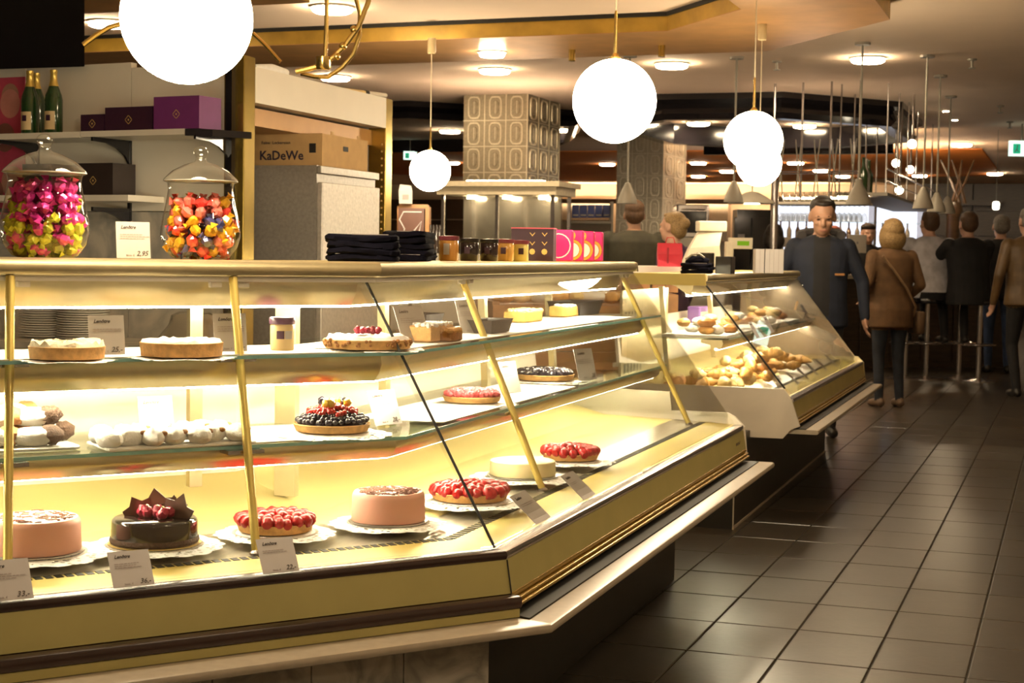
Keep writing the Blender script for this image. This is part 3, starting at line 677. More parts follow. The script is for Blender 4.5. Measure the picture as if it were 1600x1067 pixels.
for k, (u, v, zz) in enumerate([(-.07, -.05, 0), (.02, -.06, 0), (-.02, .03, 0), (.07, .02, 0), (-.05, .0, .04), (.03, -.01, .04), (.0, .04, .045)]):
    p = c + Vector((u * cos(rz) - v * sin(rz), u * sin(rz) + v * cos(rz), 0))
    t = thing('almond_cake', 'half white, half almond crusted pastry heaped at the left edge of the lower shelf', 'pastry', (p.x, p.y, Z_S2 + .009 + zz), rz + random.uniform(-.5, .5), 'almond cakes on the left tray')
    b = MB().ell((0, 0, .022), (.06, .03, .022), 14, 9); b.build('pastry_body', M['sugar'], t, False, True)
    bumpy(.028, 12, 8, .12, k, (1.1, .95, .8)).build('almond_crust', M['crumb'] if k % 2 else M['crustdark'], t, False, True, loc=(.038, 0, .024))
# --- white paper liners on the shelves
for seg, a0_, a1_, z_, o0, o1, lab in [(1, -2.3, -.28, Z_S1, .33, .66, 'white paper liner along the near run of the upper shelf'), (2, .12, 2.7, Z_S1, .34, .66, 'white paper liner along the far run of the upper shelf'), (1, -.62, -.18, Z_S2, .33, .66, 'white paper liner under the berry tart on the lower shelf'), (2, .45, 1.75, Z_S2, .33, .60, 'white paper liner along the far run of the lower shelf')]:
    tag(sweep(rect(o0, o1, z_ + .0003, z_ + .0016), seg, a0_, a1_).build('shelf_paper', M['sugar']), lab, 'paper')
# --- upper glass shelf
def plain_tart(px, yf, z, hw, h, label, top, ragged=.4, what=None):
    r = rpx(px, yf, z, hw); c = put(px, yf, z, r); doily(c, z - .0035, r * 1.25, 'the ' + what, .003, 20, .001)
    t = thing('baked_tart', label, 'tart', (c.x, c.y, z), random.uniform(0, 6))
    MB().lathe([(r * .97, 0), (r, h), (r * .97, h + .001), (r * .95, h - .003), (.001, h - .003)], 44).build('pastry_case', M['crust'], t, False, True)
    b = MB(); n = 36; rd = random.Random(px); rg = []
    for q in (.99, .93, .8, .6, .4, .2, .02):
        rg.append([(r * q * cos(2 * pi * i / n), r * q * sin(2 * pi * i / n), h - .003 + (0 if q > .97 else .010 * rd.uniform(.3, 1) * (1 + ragged))) for i in range(n)])
    b.loft(rg).build('topping', top, t, False, 60); return t, r
zz = Z_S1 + .004
plain_tart(88, 563, zz, 60, .026, 'golden meringue tart at the left of the upper shelf', M['meringue'], .9, 'meringue tart at the left')
plain_tart(270, 559, zz, 66, .030, 'sugar topped tart between two price cards on the upper shelf', M['sugar'], .3, 'sugar topped tart')
t, r = plain_tart(568, 547, zz, 70, .022, 'sugared crumb cake with three raspberries on the upper shelf', M['sugar'], .6, 'crumb cake with raspberries')
for k in range(5): inst('raspberry', ME['raspberry'], t, ((k - 2) * .013 * cos(-t.rotation_euler.z + .3), (k - 2) * .013 * sin(-t.rotation_euler.z + .3), .044), (k, k, k), (1.1,) * 3)
for k in range(60):
    pass
b = MB()
for k in range(70):
    a = random.uniform(0, 2 * pi); b.ell((r * 1.0 * cos(a), r * 1.0 * sin(a), random.uniform(.008, .022)), random.uniform(.003, .006), 6, 4)
stuff(b.build('crumb_edge', M['crustdark'], t, False))
def loaf(px, yf, z, L, W, H, label, m, seg=2, top=None, rz_=0, lift=1.0):
    c = at_z(px, yf, z) - N2 * W / 2; t = thing('cake_loaf', label, 'cake', (c.x, c.y, z), rz_)
    MB().rbox((0, 0, H / 2), (W, L, H), .008).build('loaf_body', m, t, False, 40)
    if top:
        b = MB(); rd = random.Random(px)
        for k in range(90): b.ell((rd.uniform(-.45, .45) * W, rd.uniform(-.47, .47) * L, H), (rd.uniform(.006, .012), rd.uniform(.006, .012), rd.uniform(.004, .010)), 6, 4)
        stuff(b.build('crumble', top, t, False, True))
    return t
zz = Z_S1 + .003
loaf(692, 533, zz, .17, .075, .045, 'short golden loaf cake with sugar beside the slanted tube', M['crust'], top=M['sugar'])
def tin(px, yf, z, L, W, H, label):
    c = at_z(px, yf, z) - N2 * W / 2; t = thing('baking_tin', label, 'baking tin', (c.x, c.y, z), R2)
    b = MB(); w2, l2 = W / 2, L / 2; f_ = .84
    rg = [[(-w2 * s_, -l2 * s_, zq), (w2 * s_, -l2 * s_, zq), (w2 * s_, l2 * s_, zq), (-w2 * s_, l2 * s_, zq)] for s_, zq in ((f_, 0), (1, H), (1.06, H + .002), (.97, H - .001), (f_ * .97, .004))]
    b.loft(rg).build('tin_body', mat('dark_tin', (.010, .009, .012), .6, 0, .1, spec=.25), t, False); return t
tin(680, 512, Z_S1 + .0, .16, .09, .045, 'small dark baking tin behind the slanted tube'); 
tin(785, 520, zz, .20, .085, .040, 'long dark baking tin below the second price card')
tin(925, 492, zz, .34, .14, .055, 'large dark baking tin at the far end of the upper shelf')
loaf(835, 503, zz, .20, .085, .040, 'yellow crumble cake slab in front of the large dark tin', M['slab'], top=M['breadlight'])
loaf(900, 494, zz, .28, .07, .042, 'long yellow crumble slab beside the large dark tin', M['slab'], top=M['sugar'])
loaf(715, 533, zz, .09, .06, .03, 'small cut piece of nut cake on paper', M['crustdark'], top=M['crust'])
# honey jar on the shelf
c = put(438, 549, Z_S1, .03); t = thing('honey_jar', 'cream honey jar with a dark lid on the upper shelf', 'jar', (c.x, c.y, Z_S1))
jb = MB().lathe([(.026, 0), (.029, .004), (.0295, .062), (.026, .068)], 28).build('jar_body', mat('honey', (.78, .58, .28), .25, 0, .04), t, False, True)
MB().lathe([(.031, .066), (.032, .068), (.032, .080), (.030, .083), (.001, .083)], 28).build('lid', mat('plum_lid', (.10, .04, .08), .35), t, False, True)
for a0, a1, m in ((-1.9, -1.25, 'plum'), (-1.2, -.5, 'paper')):
    rg = [[(.0299 * cos(YAW + a0 + (a1 - a0) * i / 6), .0299 * sin(YAW + a0 + (a1 - a0) * i / 6), z_) for i in range(7)] for z_ in (.030, .050)]
    MB().loft(rg, False, False).build('label_patch', M[m], jb, False)

# ------------------------------------------------------------------ price cards
def price_card(px, py, z, wpx, hpx, seg, price, label, tilt=20, lines=(3, 4), o_turn=0.0, base=True, d=None):
    D, N_ = (D1, N1) if seg == 1 else (D2, N2)
    if o_turn:
        R = Matrix.Rotation(o_turn, 3, 'Z'); D = R @ D; N_ = R @ N_
    p = at_z(px, py, z) if d is None else at_d(px, py, d); dd = depth(p); fs = max(.45, abs(D.dot(CR)))
    W, H = wpx * dd / F_PX / fs, hpx * dd / F_PX
    tl = radians(tilt); up = Vector((0, 0, 1)) * cos(tl) - N_ * sin(tl); nz = N_ * cos(tl) + Vector((0, 0, 1)) * sin(tl)
    t = thing('price_card', label, 'price card', tuple(p), 0, 'price cards'); B = basis(D, up, nz); eul = B.to_euler()
    def part(me, name, u, v, w_=.0012):
        o = bpy.data.objects.new(name, me); COL.objects.link(o); o.parent = t; o.location = B @ Vector((u, v, w_)); o.rotation_euler = eul; return o
    b = MB(); b.box((0, H / 2, 0), (W, H, .0012)); card_o = part(b.mesh('card', M['paper']), 'card', 0, .001, 0)
    def sub_part(me, name, u, v, w_=.0012):
        o = bpy.data.objects.new(name, me); COL.objects.link(o); o.parent = card_o; o.location = (u, v - .001, w_); return o
    sub_part(text_mesh('Lenôtre', H * .13, M['ink'], .35, .0002), 'logo', -W * .36, H * .82)
    b = MB(); rd = random.Random(int(px)); n1_, n2_ = lines
    for k in range(n1_):
        L = W * rd.uniform(.45, .8); x0 = -W * .38; y0 = H * (.66 - .055 * k); x = x0
        while x < x0 + L:
            l_ = rd.uniform(.04, .12) * W; b.box((x + l_ / 2, y0, .001), (l_, H * .020, .0004)); x += l_ + W * .02
    sub_part(b.mesh('print_lines', M['inkfaint']), 'print_lines', 0, 0, .0004)
    if price:
        for k, pr in enumerate(price if isinstance(price, tuple) else (price,)):
            sub_part(text_mesh(pr, H * (.19 if not isinstance(price, tuple) else .11), M['ink'], .3, .0001, align='RIGHT'), 'price', W * .42, H * (.08 + .14 * k))
        sub_part(text_mesh('Stück  €', H * .07, M['inkfaint'], 0, 0), 'unit', -W * .22, H * .07)
    if base:
        b = MB(); b.loft([[(-W * .3, -.001, -.001), (W * .3, -.001, -.001), (W * .3, -.001, -.014), (-W * .3, -.001, -.014)], [(-W * .3, H * .25, -.001), (W * .3, H * .25, -.001), (W * .3, H * .25, -.002), (-W * .3, H * .25, -.002)]])
        part(b.mesh('clear_foot', M['jarglass']), 'clear_foot', 0, 0, 0)
    return t
price_card(14, 939, .613, 66, 68, 1, '33,-', 'price card reading 33 at the lower left corner', 32)
price_card(210, 917, .613, 56, 60, 1, '36,-', 'price card reading 36 before the dark chocolate cake', 32)
price_card(440, 895, .613, 52, 58, 1, '22,-', 'price card reading 22 beside the foot of the gold tube', 32, (2, 2))
price_card(850, 814, .613, 34, 60, 2, '', 'blank looking price card nearest the glass corner on the far run', 48, (2, 2))
price_card(922, 777, .613, 30, 52, 2, '', 'price card farther along the far run, before the last strawberry tart', 48, (2, 2))
price_card(168, 555, Z_S1 + .002, 48, 62, 1, '25,-', 'price card reading 25 on the upper shelf', 8, (2, 2))
price_card(361, 550, Z_S1 + .002, 46, 60, 1, '22,-', 'price card behind the gold tube on the upper shelf', 8, (3, 3))
price_card(246, 681, Z_S2 + .01, 47, 62, 1, ('3,30', '3,20'), 'price card with two prices before the powdered pastries', 12, (4, 4))
price_card(608, 664, Z_S2 + .003, 38, 56, 1, '28,-', 'price card reading 28 beside the dark berry tart', 20, (2, 2), .35)
price_card(652, 534, Z_S1 + .003, 40, 58, 1, '', 'price card leaning right of the raspberry crumb cake', 20, (3, 3), .45)
price_card(737, 521, Z_S1 + .003, 30, 52, 2, '25', 'price card before the long dark baking tin', 16, (3, 3), -.3)
price_card(801, 614, Z_S2 + .003, 28, 50, 2, '', 'price card between the sugared raspberry tart and the dark tart', 16, (3, 3), -.3)
price_card(919, 594, Z_S2 + .003, 30, 50, 2, '28', 'price card at the right of the dusted dark tart', 14, (3, 3), -.3)
price_card(209, 404, Z_TOP - .001, 46, 57, 1, '2,95', 'price card between the two candy jars', 6, (3, 3))
price_card(8, 683, Z_S2 + .01, 30, 46, 1, '', 'price card cut by the left edge on the lower shelf', 12, (2, 2))

# ------------------------------------------------------------------ things on top of the cake counter
def jar_profile(w, h): return [(.62 * w, 0), (.72 * w, .004), (.92 * w, h * .16), (1.0 * w, h * .30), (.97 * w, h * .45), (.86 * w, h * .72), (.80 * w, h * .90), (.82 * w, h * .97), (.86 * w, h)]
def jar_r(w, h, z):
    pr = jar_profile(w, h)
    for (r0, z0), (r1, z1) in zip(pr, pr[1:]):
        if z0 <= z <= z1: return r0 + (r1 - r0) * (z - z0) / max(1e-6, z1 - z0)
    return pr[-1][0]
def candy_mesh(m, seed):
    rd = random.Random(seed); b = MB().ell((0, 0, 0), (.0165, .0135, .0135), 7, 5)
    b.v = [tuple(Vector(v) * (1 + rd.uniform(-.16, .16))) for v in b.v]
    for s_ in (-1, 1):
        b.loft([[(s_ * .014, .005 * cos(k * 2.094), .005 * sin(k * 2.094)) for k in range(3)], [(s_ * .024, .012 * cos(k * 2.094 + .5), .009 * sin(k * 2.094 + .5)) for k in range(3)]])
    return b.mesh('wrapped_candy', m)
CM = {n: [candy_mesh(mat('foil_' + n, c, .22, .25, .25, 60, coat=.4), k) for k in range(3)] for n, c in dict(pink=(.72, .05, .30), magenta=(.50, .02, .22), green=(.50, .50, .03), red=(.75, .05, .04), salmon=(.85, .20, .16), amber=(.80, .42, .02), blue=(.06, .06, .17)).items()}
def candy_jar(px, yb, wpx, hpx, label, which, layers, fill):
    z0 = Z_TOP; c0 = at_z(px, yb, z0)
    # counter top lies almost at eye level: fix the spot on the top slab instead
    r = ray(px, yb); n = N1; p0 = SP(1, 0, .60, z0); c = CC + r * ((p0 - CC).dot(n) / r.dot(n)); c.z = z0; d = depth(c)
    w, h = wpx / 2 * d / F_PX, hpx * d / F_PX
    t = thing('candy_jar', label, 'jar', tuple(c)); pr = jar_profile(w, h)
    MB().loft([[(q * cos(2 * pi * i / 40), q * sin(2 * pi * i / 40), z) for i in range(40)] for q, z in pr], True, False).build('jar_wall', M['jarglass'], t, False, 60)
    MB().lathe([(.62 * w, 0), (.66 * w, .003), (.60 * w, .006), (.001, .007)], 32).build('jar_foot', M['jarglass'], t, False, True)
    lid = MB().loft([[(q * w * cos(2 * pi * i / 40), q * w * sin(2 * pi * i / 40), h + zz * w) for i in range(40)] for q, zz in [(.88, 0), (.93, .03), (.90, .08), (.70, .27), (.40, .43), (.16, .50), (.12, .58), (.14, .62)]], True, False).build('lid', M['jarglass'], t, False, 60)
    MB().ell((0, 0, h + .74 * w), (.19 * w, .19 * w, .16 * w), 16, 10).build('lid_knob', M['jarglass'], lid, False, True)
    MB().lathe([(.885 * w, h - .001), (.93 * w, h + .001), (.93 * w, h + .003), (.885 * w, h + .003)], 40).build('rim', mat('glass_rim', (.55, .52, .45), .1, .3), lid, False, True)
    rd = random.Random(px); z = .020; k = 0
    while z < h * fill:
        rr = jar_r(w, h, z) - .026; q = rr
        while q > rr * .35:
            m_ = max(1, int(2 * pi * q / .033))
            for i in range(m_):
                a = 2 * pi * (i + rd.random() * .6) / m_; fz = z / (h * fill)
                cols = next(cl for lim, cl in layers if fz <= lim); col = rd.choice(cols)
                o = inst('wrapped_candy', CM[col][rd.randrange(3)], None, (c.x + q * cos(a), c.y + q * sin(a), z0 + z + rd.uniform(-.003, .003)), (rd.uniform(0, 6), rd.uniform(0, 6), rd.uniform(0, 6)), (rd.uniform(.95, 1.15),) * 3)
                tag(o, '%s foil wrapped candy in the %s candy jar' % ({'magenta': 'dark pink', 'green': 'lime', 'amber': 'orange yellow', 'blue': 'dark blue'}.get(col, col), which), 'candy', '%s candies in the %s jar' % (col, which)); k += 1
            q -= .030
        z += .0235
    return t
candy_jar(70, 405, 138, 130, 'left glass candy jar of pink and lime sweets with a knobbed lid', 'left', [(.42, ('green', 'green', 'green', 'pink')), (.7, ('magenta', 'pink', 'green', 'magenta')), (2, ('pink', 'pink', 'magenta'))], .86)
candy_jar(313, 405, 124, 120, 'right glass candy jar of red, yellow and blue sweets with a knobbed lid', 'right', [(.25, ('blue', 'blue', 'amber', 'red')), (.6, ('amber', 'red', 'amber', 'salmon', 'blue')), (2, ('salmon', 'red', 'amber', 'salmon'))], .84)
# folded navy bags
def top2(px, o=.62): r = ray(px, 400); q = SP(2, 1.0, o, 0); return CC + r * ((q - CC).dot(N2) / r.dot(N2))
def bag_stack(cx, cy, z, n, W, L, rz, lab, seed):
    rd = random.Random(seed)
    for k in range(n):
        b = MB(); th = .0165; m_ = 12; rg = []
        for j, zz in enumerate((0, th * .25, th * .75, th)):
            ring = []
            for i in range(28):
                a = 2 * pi * i / 28; x = W / 2 * max(-1, min(1, 1.25 * cos(a))) * (1 if j in (1, 2) else .95); y = L / 2 * max(-1, min(1, 1.25 * sin(a))) * (1 if j in (1, 2) else .95)
                ring.append((x + rd.uniform(-.004, .004), y + rd.uniform(-.004, .004), zz + .003 * sin(3 * a + k) + rd.uniform(-.0015, .0015)))
            rg.append(ring)
        t = thing('folded_bag', '%s navy cloth bag in the %s' % (('lowest', 'second', 'third', 'fourth', 'top')[k if k < n - 1 else 4], lab), 'bag', (cx + rd.uniform(-.006, .006), cy + rd.uniform(-.006, .006), z + k * .0172), rz + rd.uniform(-.08, .08), 'folded navy bags')
        b.loft(rg).build('folded_cloth', M['navy'], t, False, True)
        if k in (0, n - 1): MB().box((W * .1, -L * .42, th + .002), (W * .5, .008, .002)).build('label_strip', M['inkfaint'], t, False)
p = SP(1, 0, .62, 0); r_ = ray(568, 405); cb = CC + r_ * ((p - CC).dot(N1) / r_.dot(N1))
bag_stack(cb.x, cb.y, Z_TOP, 4, .19, .15, .5, 'left stack', 3)
r_ = ray(640, 405); q = SP(2, .3, .60, 0); cb2 = CC + r_ * ((q - CC).dot(N2) / r_.dot(N2))
bag_stack(cb2.x - .01, cb2.y + .03, Z_TOP, 5, .13, .17, .2, 'right stack', 5)
# preserve jars
for k, (px, hh, col, dark, lab) in enumerate([(701, .074, (.55, .26, .06), 0, 'amber preserve jar with a white side label'), (733, .070, (.02, .012, .012), 1, 'left of two nearly black preserve jars'), (764, .070, (.025, .012, .012), 1, 'right of two nearly black preserve jars'), (789, .072, (.55, .30, .08), 0, 'half hidden amber jar between black and yellow jars'), (812, .070, (.62, .50, .16), 0, 'yellow preserve jar with a square dark label')]):
    c = top2(px, .56 + .012 * (k % 2)); t = thing('preserve_jar', lab, 'jar', (c.x, c.y, Z_TOP), YAW); r = .031 if not dark else .030
    jb = MB().lathe([(r * .9, 0), (r, .004), (r, hh - .012), (r * .9, hh - .008)], 8 if not dark else 20).build('jar_body', mat('preserve_%d' % k, col, .15, 0, .1, coat=.5), t, False, True)
    MB().lathe([(r * 1.0, hh - .010), (r * 1.04, hh - .008), (r * 1.04, hh + .003), (.001, hh + .005)], 24).build('lid', mat('lid_%d' % dark, (.20, .04, .06) if not dark else (.015, .012, .012), .3), t, False, True)
    MB().box((-.006 if k != 4 else .004, -r * 1.0, hh * .5), (.018, .002, .034 if k in (0, ) else .022)).build('jar_label', M['paper' if k == 0 else 'plum'], jb, False)
# plum gift box and patterned boxes
def print_disc(b, x, z, y, r, mi, seg=20): b.add([(x + r * cos(2 * pi * i / seg), y, z + r * sin(2 * pi * i / seg)) for i in range(seg)], [tuple(range(seg))], mi)
c = top2(834, .60); t = thing('gift_box', 'dark plum gift box with gold diamond print beside the jars', 'box', (c.x, c.y, Z_TOP), YAW * .6)
MB().box((0, 0, .06), (.155, .10, .118)).build('box_body', M['plum'], t, False)
MB().box((0, 0, .1205), (.158, .103, .004)).build('box_lid', mat('pink_print', (.70, .10, .16), .45), t, False)
b = MB()
for x, z in [(.0, .098), (.045, .098), (.045, .065), (.0, .065)]:
    for s_ in (-1, 1): b.box((x + s_ * .004, -.0512, z), (.0025, .001, .016), 0, 0, Matrix.Rotation(s_ * .7, 3, 'Y'))
print_disc(b, .045, .035, -.0515, .011, 0, 8); print_disc(b, 0, .035, -.0515, .011, 0, 8); b.build('gold_print', M['goldink'], t, False)
orange_ = mat('orange_print', (.85, .30, .03), .45); pinkp = mat('hot_pink_print', (.72, .02, .16), .45); creamp = mat('cream_print', (.82, .70, .58), .45); brownp = mat('brown_print', (.10, .02, .02), .5)
for k, (px, dy) in enumerate([(870, 0), (887, .07), (904, .14), (918, .21)]):
    c = top2(px + 8, .585); t = thing('patterned_box', ['pink box with a white ring print next to the plum box', 'first box printed with orange snail curls', 'second box printed with orange snail curls', 'last box printed with orange snail curls, farthest back'][k], 'box', (c.x, c.y, Z_TOP), YAW * .4, 'patterned sweet boxes')
    MB().rbox((0, 0, .061), (.085, .045, .120), .008).build('box_body', pinkp, t, False)
    b = MB()
    if k == 0:
        print_disc(b, -.01, .06, -.0231, .048, 3); print_disc(b, -.01, .06, -.0234, .044, 1)
        for z in (.02, .06, .095): print_disc(b, -.035, z, -.0237, .013, 0)
    else:
        print_disc(b, .0, .045, -.0231, .043, 2); print_disc(b, .0, .045, -.0234, .041, 0); print_disc(b, .0, .045, -.0237, .031, 2); print_disc(b, .0, .045, -.0240, .029, 3); print_disc(b, -.006, .05, -.0243, .007, 2)
        print_disc(b, -.005, .102, -.0246, .019, 0); print_disc(b, -.005, .102, -.0249, .012, 3); print_disc(b, -.003, .102, -.0252, .008, 1)
    b.v = [(max(-.0423, min(.0423, v[0])), v[1], max(.002, min(.119, v[2]))) for v in b.v]
    b.build('printed_front', [orange_, pinkp, brownp, creamp], t, False)

# ------------------------------------------------------------------ shelving wall behind the near run
W0 = at_d(368, 390, 7.0); WU = Vector((-cos(radians(8)), sin(radians(8)), 0)); WN = Vector((-sin(radians(8)), -cos(radians(8)), 0))
WRZ = atan2(-WU.y, -WU.x)
def wp(px, py, off=0.0): return at_plane(px, py, W0 + WN * off, WN)
def wbox(p0, p1, off0, off1):   # box on the wall between two pixels, from off0 to off1 in front of it
    a, c = wp(*p0), wp(*p1); ua, uc = (a - W0).dot(WU), (c - W0).dot(WU); b = MB()
    pts = [(u, o) for u, o in ((ua, off0), (uc, off0), (uc, off1), (ua, off1))]
    rg = [[W0 + WU * u + WN * o + Vector((0, 0, z - W0.z)) for u, o in pts] for z in (min(a.z, c.z), max(a.z, c.z))]; return b.loft(rg)
SHU = thing('shelf_wall', 'white panelled shelving wall with dark brackets behind the candy jars', 'shelf unit', (W0.x, W0.y, 0))
for x0, x1 in ((-330, -130), (-128, 40), (42, 204), (206, 366)): wbox((x0, 106), (x1, 330), -.04, 0).build('white_panel', M['white'], SHU)
MARB = mat_marble('pale_marble', (.62, .56, .46), (.36, .34, .30), 3.2, .3)
for x0, x1 in ((-330, -61), (-59, 59), (61, 199), (201, 366)): wbox((x0, 331), (x1, 560), -.04, -.002).build('marble_slab', MARB, SHU)
SHZ = {}
def shelf(x0, x1, y, off, lab, bracket=True):
    xm = max(0, (x0 + x1) / 2); z1, z0 = wp(xm, y, off).z, wp(xm, y + 9, off).z; a, c = wp(x0, y, off), wp(x1, y, off)
    MB().loft([[Vector((q.x, q.y, z)) - WN * o for q, o in ((a, 0), (c, 0), (c, off), (a, off))] for z in (z0, z1)]).build('shelf_board', M['white'], SHU); SHZ[y] = z1
for x0, x1, y in ((-330, 124, 209), (126, 288, 203)): shelf(x0, x1, y, .26, '')
a, c, e_ = wp(289, 203, .26), wp(330, 203, .0), wp(289, 203, .0); z1 = SHZ[203]; MB().loft([[Vector((q.x, q.y, z)) for q in (a, a - WU * .10 - WN * .06, a - WU * .17 - WN * .24, a - WN * .26)] for z in (z1 - .03, z1 - .001)]).build('shelf_end', M['blackgloss'], SHU)
shelf(-330, 200, 305, .24, '')
def bracket(px, y, off=.25, h=.14):
    p = wp(px, y); u = (p - W0).dot(WU); b = MB(); z = p.z; pts = [(0, 0), (off, 0), (off, -.018)] + [(off * .85 * (1 - sin(radians(a))), -.018 - (h - .018) * (1 - cos(radians(a)))) for a in (15, 35, 55, 75, 90)] + [(0, -h)]
    b.loft([[W0 + WU * (u + s_) + WN * (.003 + o) + Vector((0, 0, z + zz - W0.z)) for o, zz in pts] for s_ in (-.006, .006)]); b.build('bracket', M['blackgloss'], SHU)
for px, y in ((60, 224), (204, 220), (362, 217), (204, 326), (60, 328)): bracket(px, y)
for px in (60, 204): wbox((px - 2, 209), (px + 2, 345), 0, .012).build('dark_rail', M['blackgloss'], SHU)
MB().loft([[wp(x, y, o) for x, y in ((-330, -30), (132, -30), (132, 104), (-330, 118))] for o in (.02, .05)]).build('black_fascia', M['blackgloss'], SHU)
wbox((359, 95), (366, 560), -.02, .03).build('black_edge', M['blackgloss'], SHU)
# worktop
zc = .90
a, c = wp(-330, 500), wp(360, 500); b = MB()
b.loft([[Vector((q.x, q.y, z)) + WN * o for q, o in ((a, 0), (c, 0), (c, .55), (a, .55))] for z in (zc - .04, zc)])
WT = thing('back_worktop', 'marble topped worktop under the shelving wall', 'worktop', (c.x, c.y, 0)); b.build('marble_top', MARB, WT)
MB().loft([[Vector((q.x, q.y, z)) + WN * o for q, o in ((a, .02), (c, .02), (c, .52), (a, .52))] for z in (0, zc - .04)]).build('cabinet', M['white'], WT)
# poster
b = wbox((-60, 125), (41, 335), .004, .008); t = thing('poster', 'pink poster of large macarons at the left edge', 'poster', tuple(wp(0, 335, .006))); b.build('poster_sheet', mat('poster_pink', (.55, .07, .13), .5), t)
b = MB()
for (px, py, rr, mi) in [(16, 150, 26, 0), (16, 162, 30, 1), (8, 215, 30, 2), (20, 285, 34, 0), (-10, 300, 30, 2)]:
    q = wp(px, py, .0095); d = depth(q) / F_PX
    b.add([q + (-WU) * (rr * d * cos(2 * pi * i / 24) * .7) + Vector((0, 0, rr * d * .75 * sin(2 * pi * i / 24))) + WN * (.0006 * (mi + 1)) for i in range(24)], [tuple(range(24))], mi)
b.build('macaron_print', [mat('print_beige', (.42, .22, .17), .6), mat('print_rose', (.60, .25, .22), .6), mat('print_brown', (.25, .10, .08), .6)], t)
# champagne bottles
BOT = MB().lathe([(.036, 0), (.040, .004), (.040, .150), (.036, .172), (.020, .215), (.0145, .235), (.0135, .265), (.001, .266)], 20).mesh('bottle_glass', mat('green_bottle', (.015, .045, .012), .08, 0, .1, coat=.6), True)
FOIL = MB().lathe([(.0225, .212), (.0165, .236), (.0150, .268), (.0165, .270), (.0165, .285), (.001, .287)], 16).mesh('gold_foil', mat('gold_foil', (.72, .50, .12), .3, .6, .1), True)
for px, off, lab in [(47, .20, 'champagne bottle nearest the pink poster'), (57, .12, 'middle champagne bottle, half behind its neighbour'), (84, .19, 'champagne bottle standing alone right of the pair')]:
    q = wp(px, 204, off); z = SHZ[209]; t = thing('champagne_bottle', lab, 'bottle', (q.x, q.y, z + .001), WRZ + YAW * .3, 'champagne bottles on the top shelf')
    bg_ = inst('bottle_glass', BOT, t); inst('gold_foil', FOIL, t)
    rg = [[(.0406 * cos(-2.3 + 1.5 * i / 8), .0406 * sin(-2.3 + 1.5 * i / 8), zz) for i in range(9)] for zz in (.016, .098)]
    MB().loft(rg, False, False).build('paper_label', mat('cream_label', (.62, .46, .24), .6), bg_, False)
    MB().box((0, -.0412, .068), (.022, .0015, .026)).build('crest', M['plum'], bg_, False)
def gift(px0, px1, y0, y1, off, dep, m, label, em=None, sz=.0, shelf_y=203):
    a, c = wp(px0, y1, off + dep), wp(px1, y1, off + dep); z = SHZ[shelf_y] + .001
    mid = (a + c) / 2 - WN * dep / 2; Wd = (c - a).length; Hh = (y1 - y0) * depth(mid) / F_PX
    t = thing('gift_box', label, 'box', (mid.x, mid.y, z), WRZ, 'gift boxes on the shelving wall')
    bx_ = MB().box((0, 0, Hh / 2), (Wd, dep, Hh)).build('box_body', m, t, False)
    s_ = .017; b = MB()
    for k in range(4):
        R = Matrix.Rotation(pi / 4 + k * pi / 2, 3, 'Y'); b.box(tuple(R @ Vector((s_ * .8, 0, 0)) + Vector((0, -dep / 2 - .0006, Hh * .45))), (.0022, .001, s_ * 1.4), 0, 0, R)
    b.box((0, -dep / 2 - .0006, Hh * .45), (.007, .001, .007), 0, 0, Matrix.Rotation(pi / 4, 3, 'Y')); b.build('gold_emblem', M['goldink'], bx_, False); return t
gift(126, 162, 176, 202, .11, .13, M['plum'], 'smallest plum gift box on the top shelf')
gift(164, 238, 166, 202, .11, .13, M['plum'], 'middle purple gift box on the top shelf'); gift(240, 311, 153, 203, .10, .15, M['purple'], 'largest purple gift box on the top shelf')
gift(115, 176, 254, 303, .07, .15, M['darkbox'], 'dark brown gift box between the jars on the lower shelf', shelf_y=305)
gift(35, 80, 252, 300, .07, .15, M['darkbox'], 'dark box half hidden by the left candy jar lid', shelf_y=305)
# plate stacks and cake dome on the worktop
PL = MB().lathe([(.07, 0), (.075, 0), (.115, .010), (.1155, .0125), (.110, .0125), (.07, .004), (.001, .004)], 28).mesh('dinner_plate', M['china'], True)
for s_, (px, n) in enumerate([(70, 13), (130, 17)]):
    q = wp(px, 540, .25)
    for k in range(n):
        tag(inst('dinner_plate', PL, None, (q.x, q.y, zc + k * .0105)), 'white china plate in the %s stack on the worktop behind the glass' % ('lower left' if s_ == 0 else 'taller right'), 'plate', 'plates in the %s stack' % ('left' if s_ == 0 else 'right'))
q = wp(302, 540, .30); t = thing('cake_dome', 'clear ribbed cake dome on the worktop behind the tarts', 'cake dome', (q.x, q.y, zc))
rg = []
for rr, z in [(.16, 0), (.155, .02), (.10, .09), (.09, .13), (.06, .145), (.005, .147)]: rg.append([((rr * (1 + .03 * (i % 2))) * cos(2 * pi * i / 36), (rr * (1 + .03 * (i % 2))) * sin(2 * pi * i / 36), z) for i in range(36)])
MB().loft(rg, True, False).build('dome', mat_glass('dome_plastic', (.9, .88, .82), 1.6, .15, .15), t, False, 60); MB().lathe([(.165, 0), (.165, .006)], 30).build('dish', M['china'], t, False)

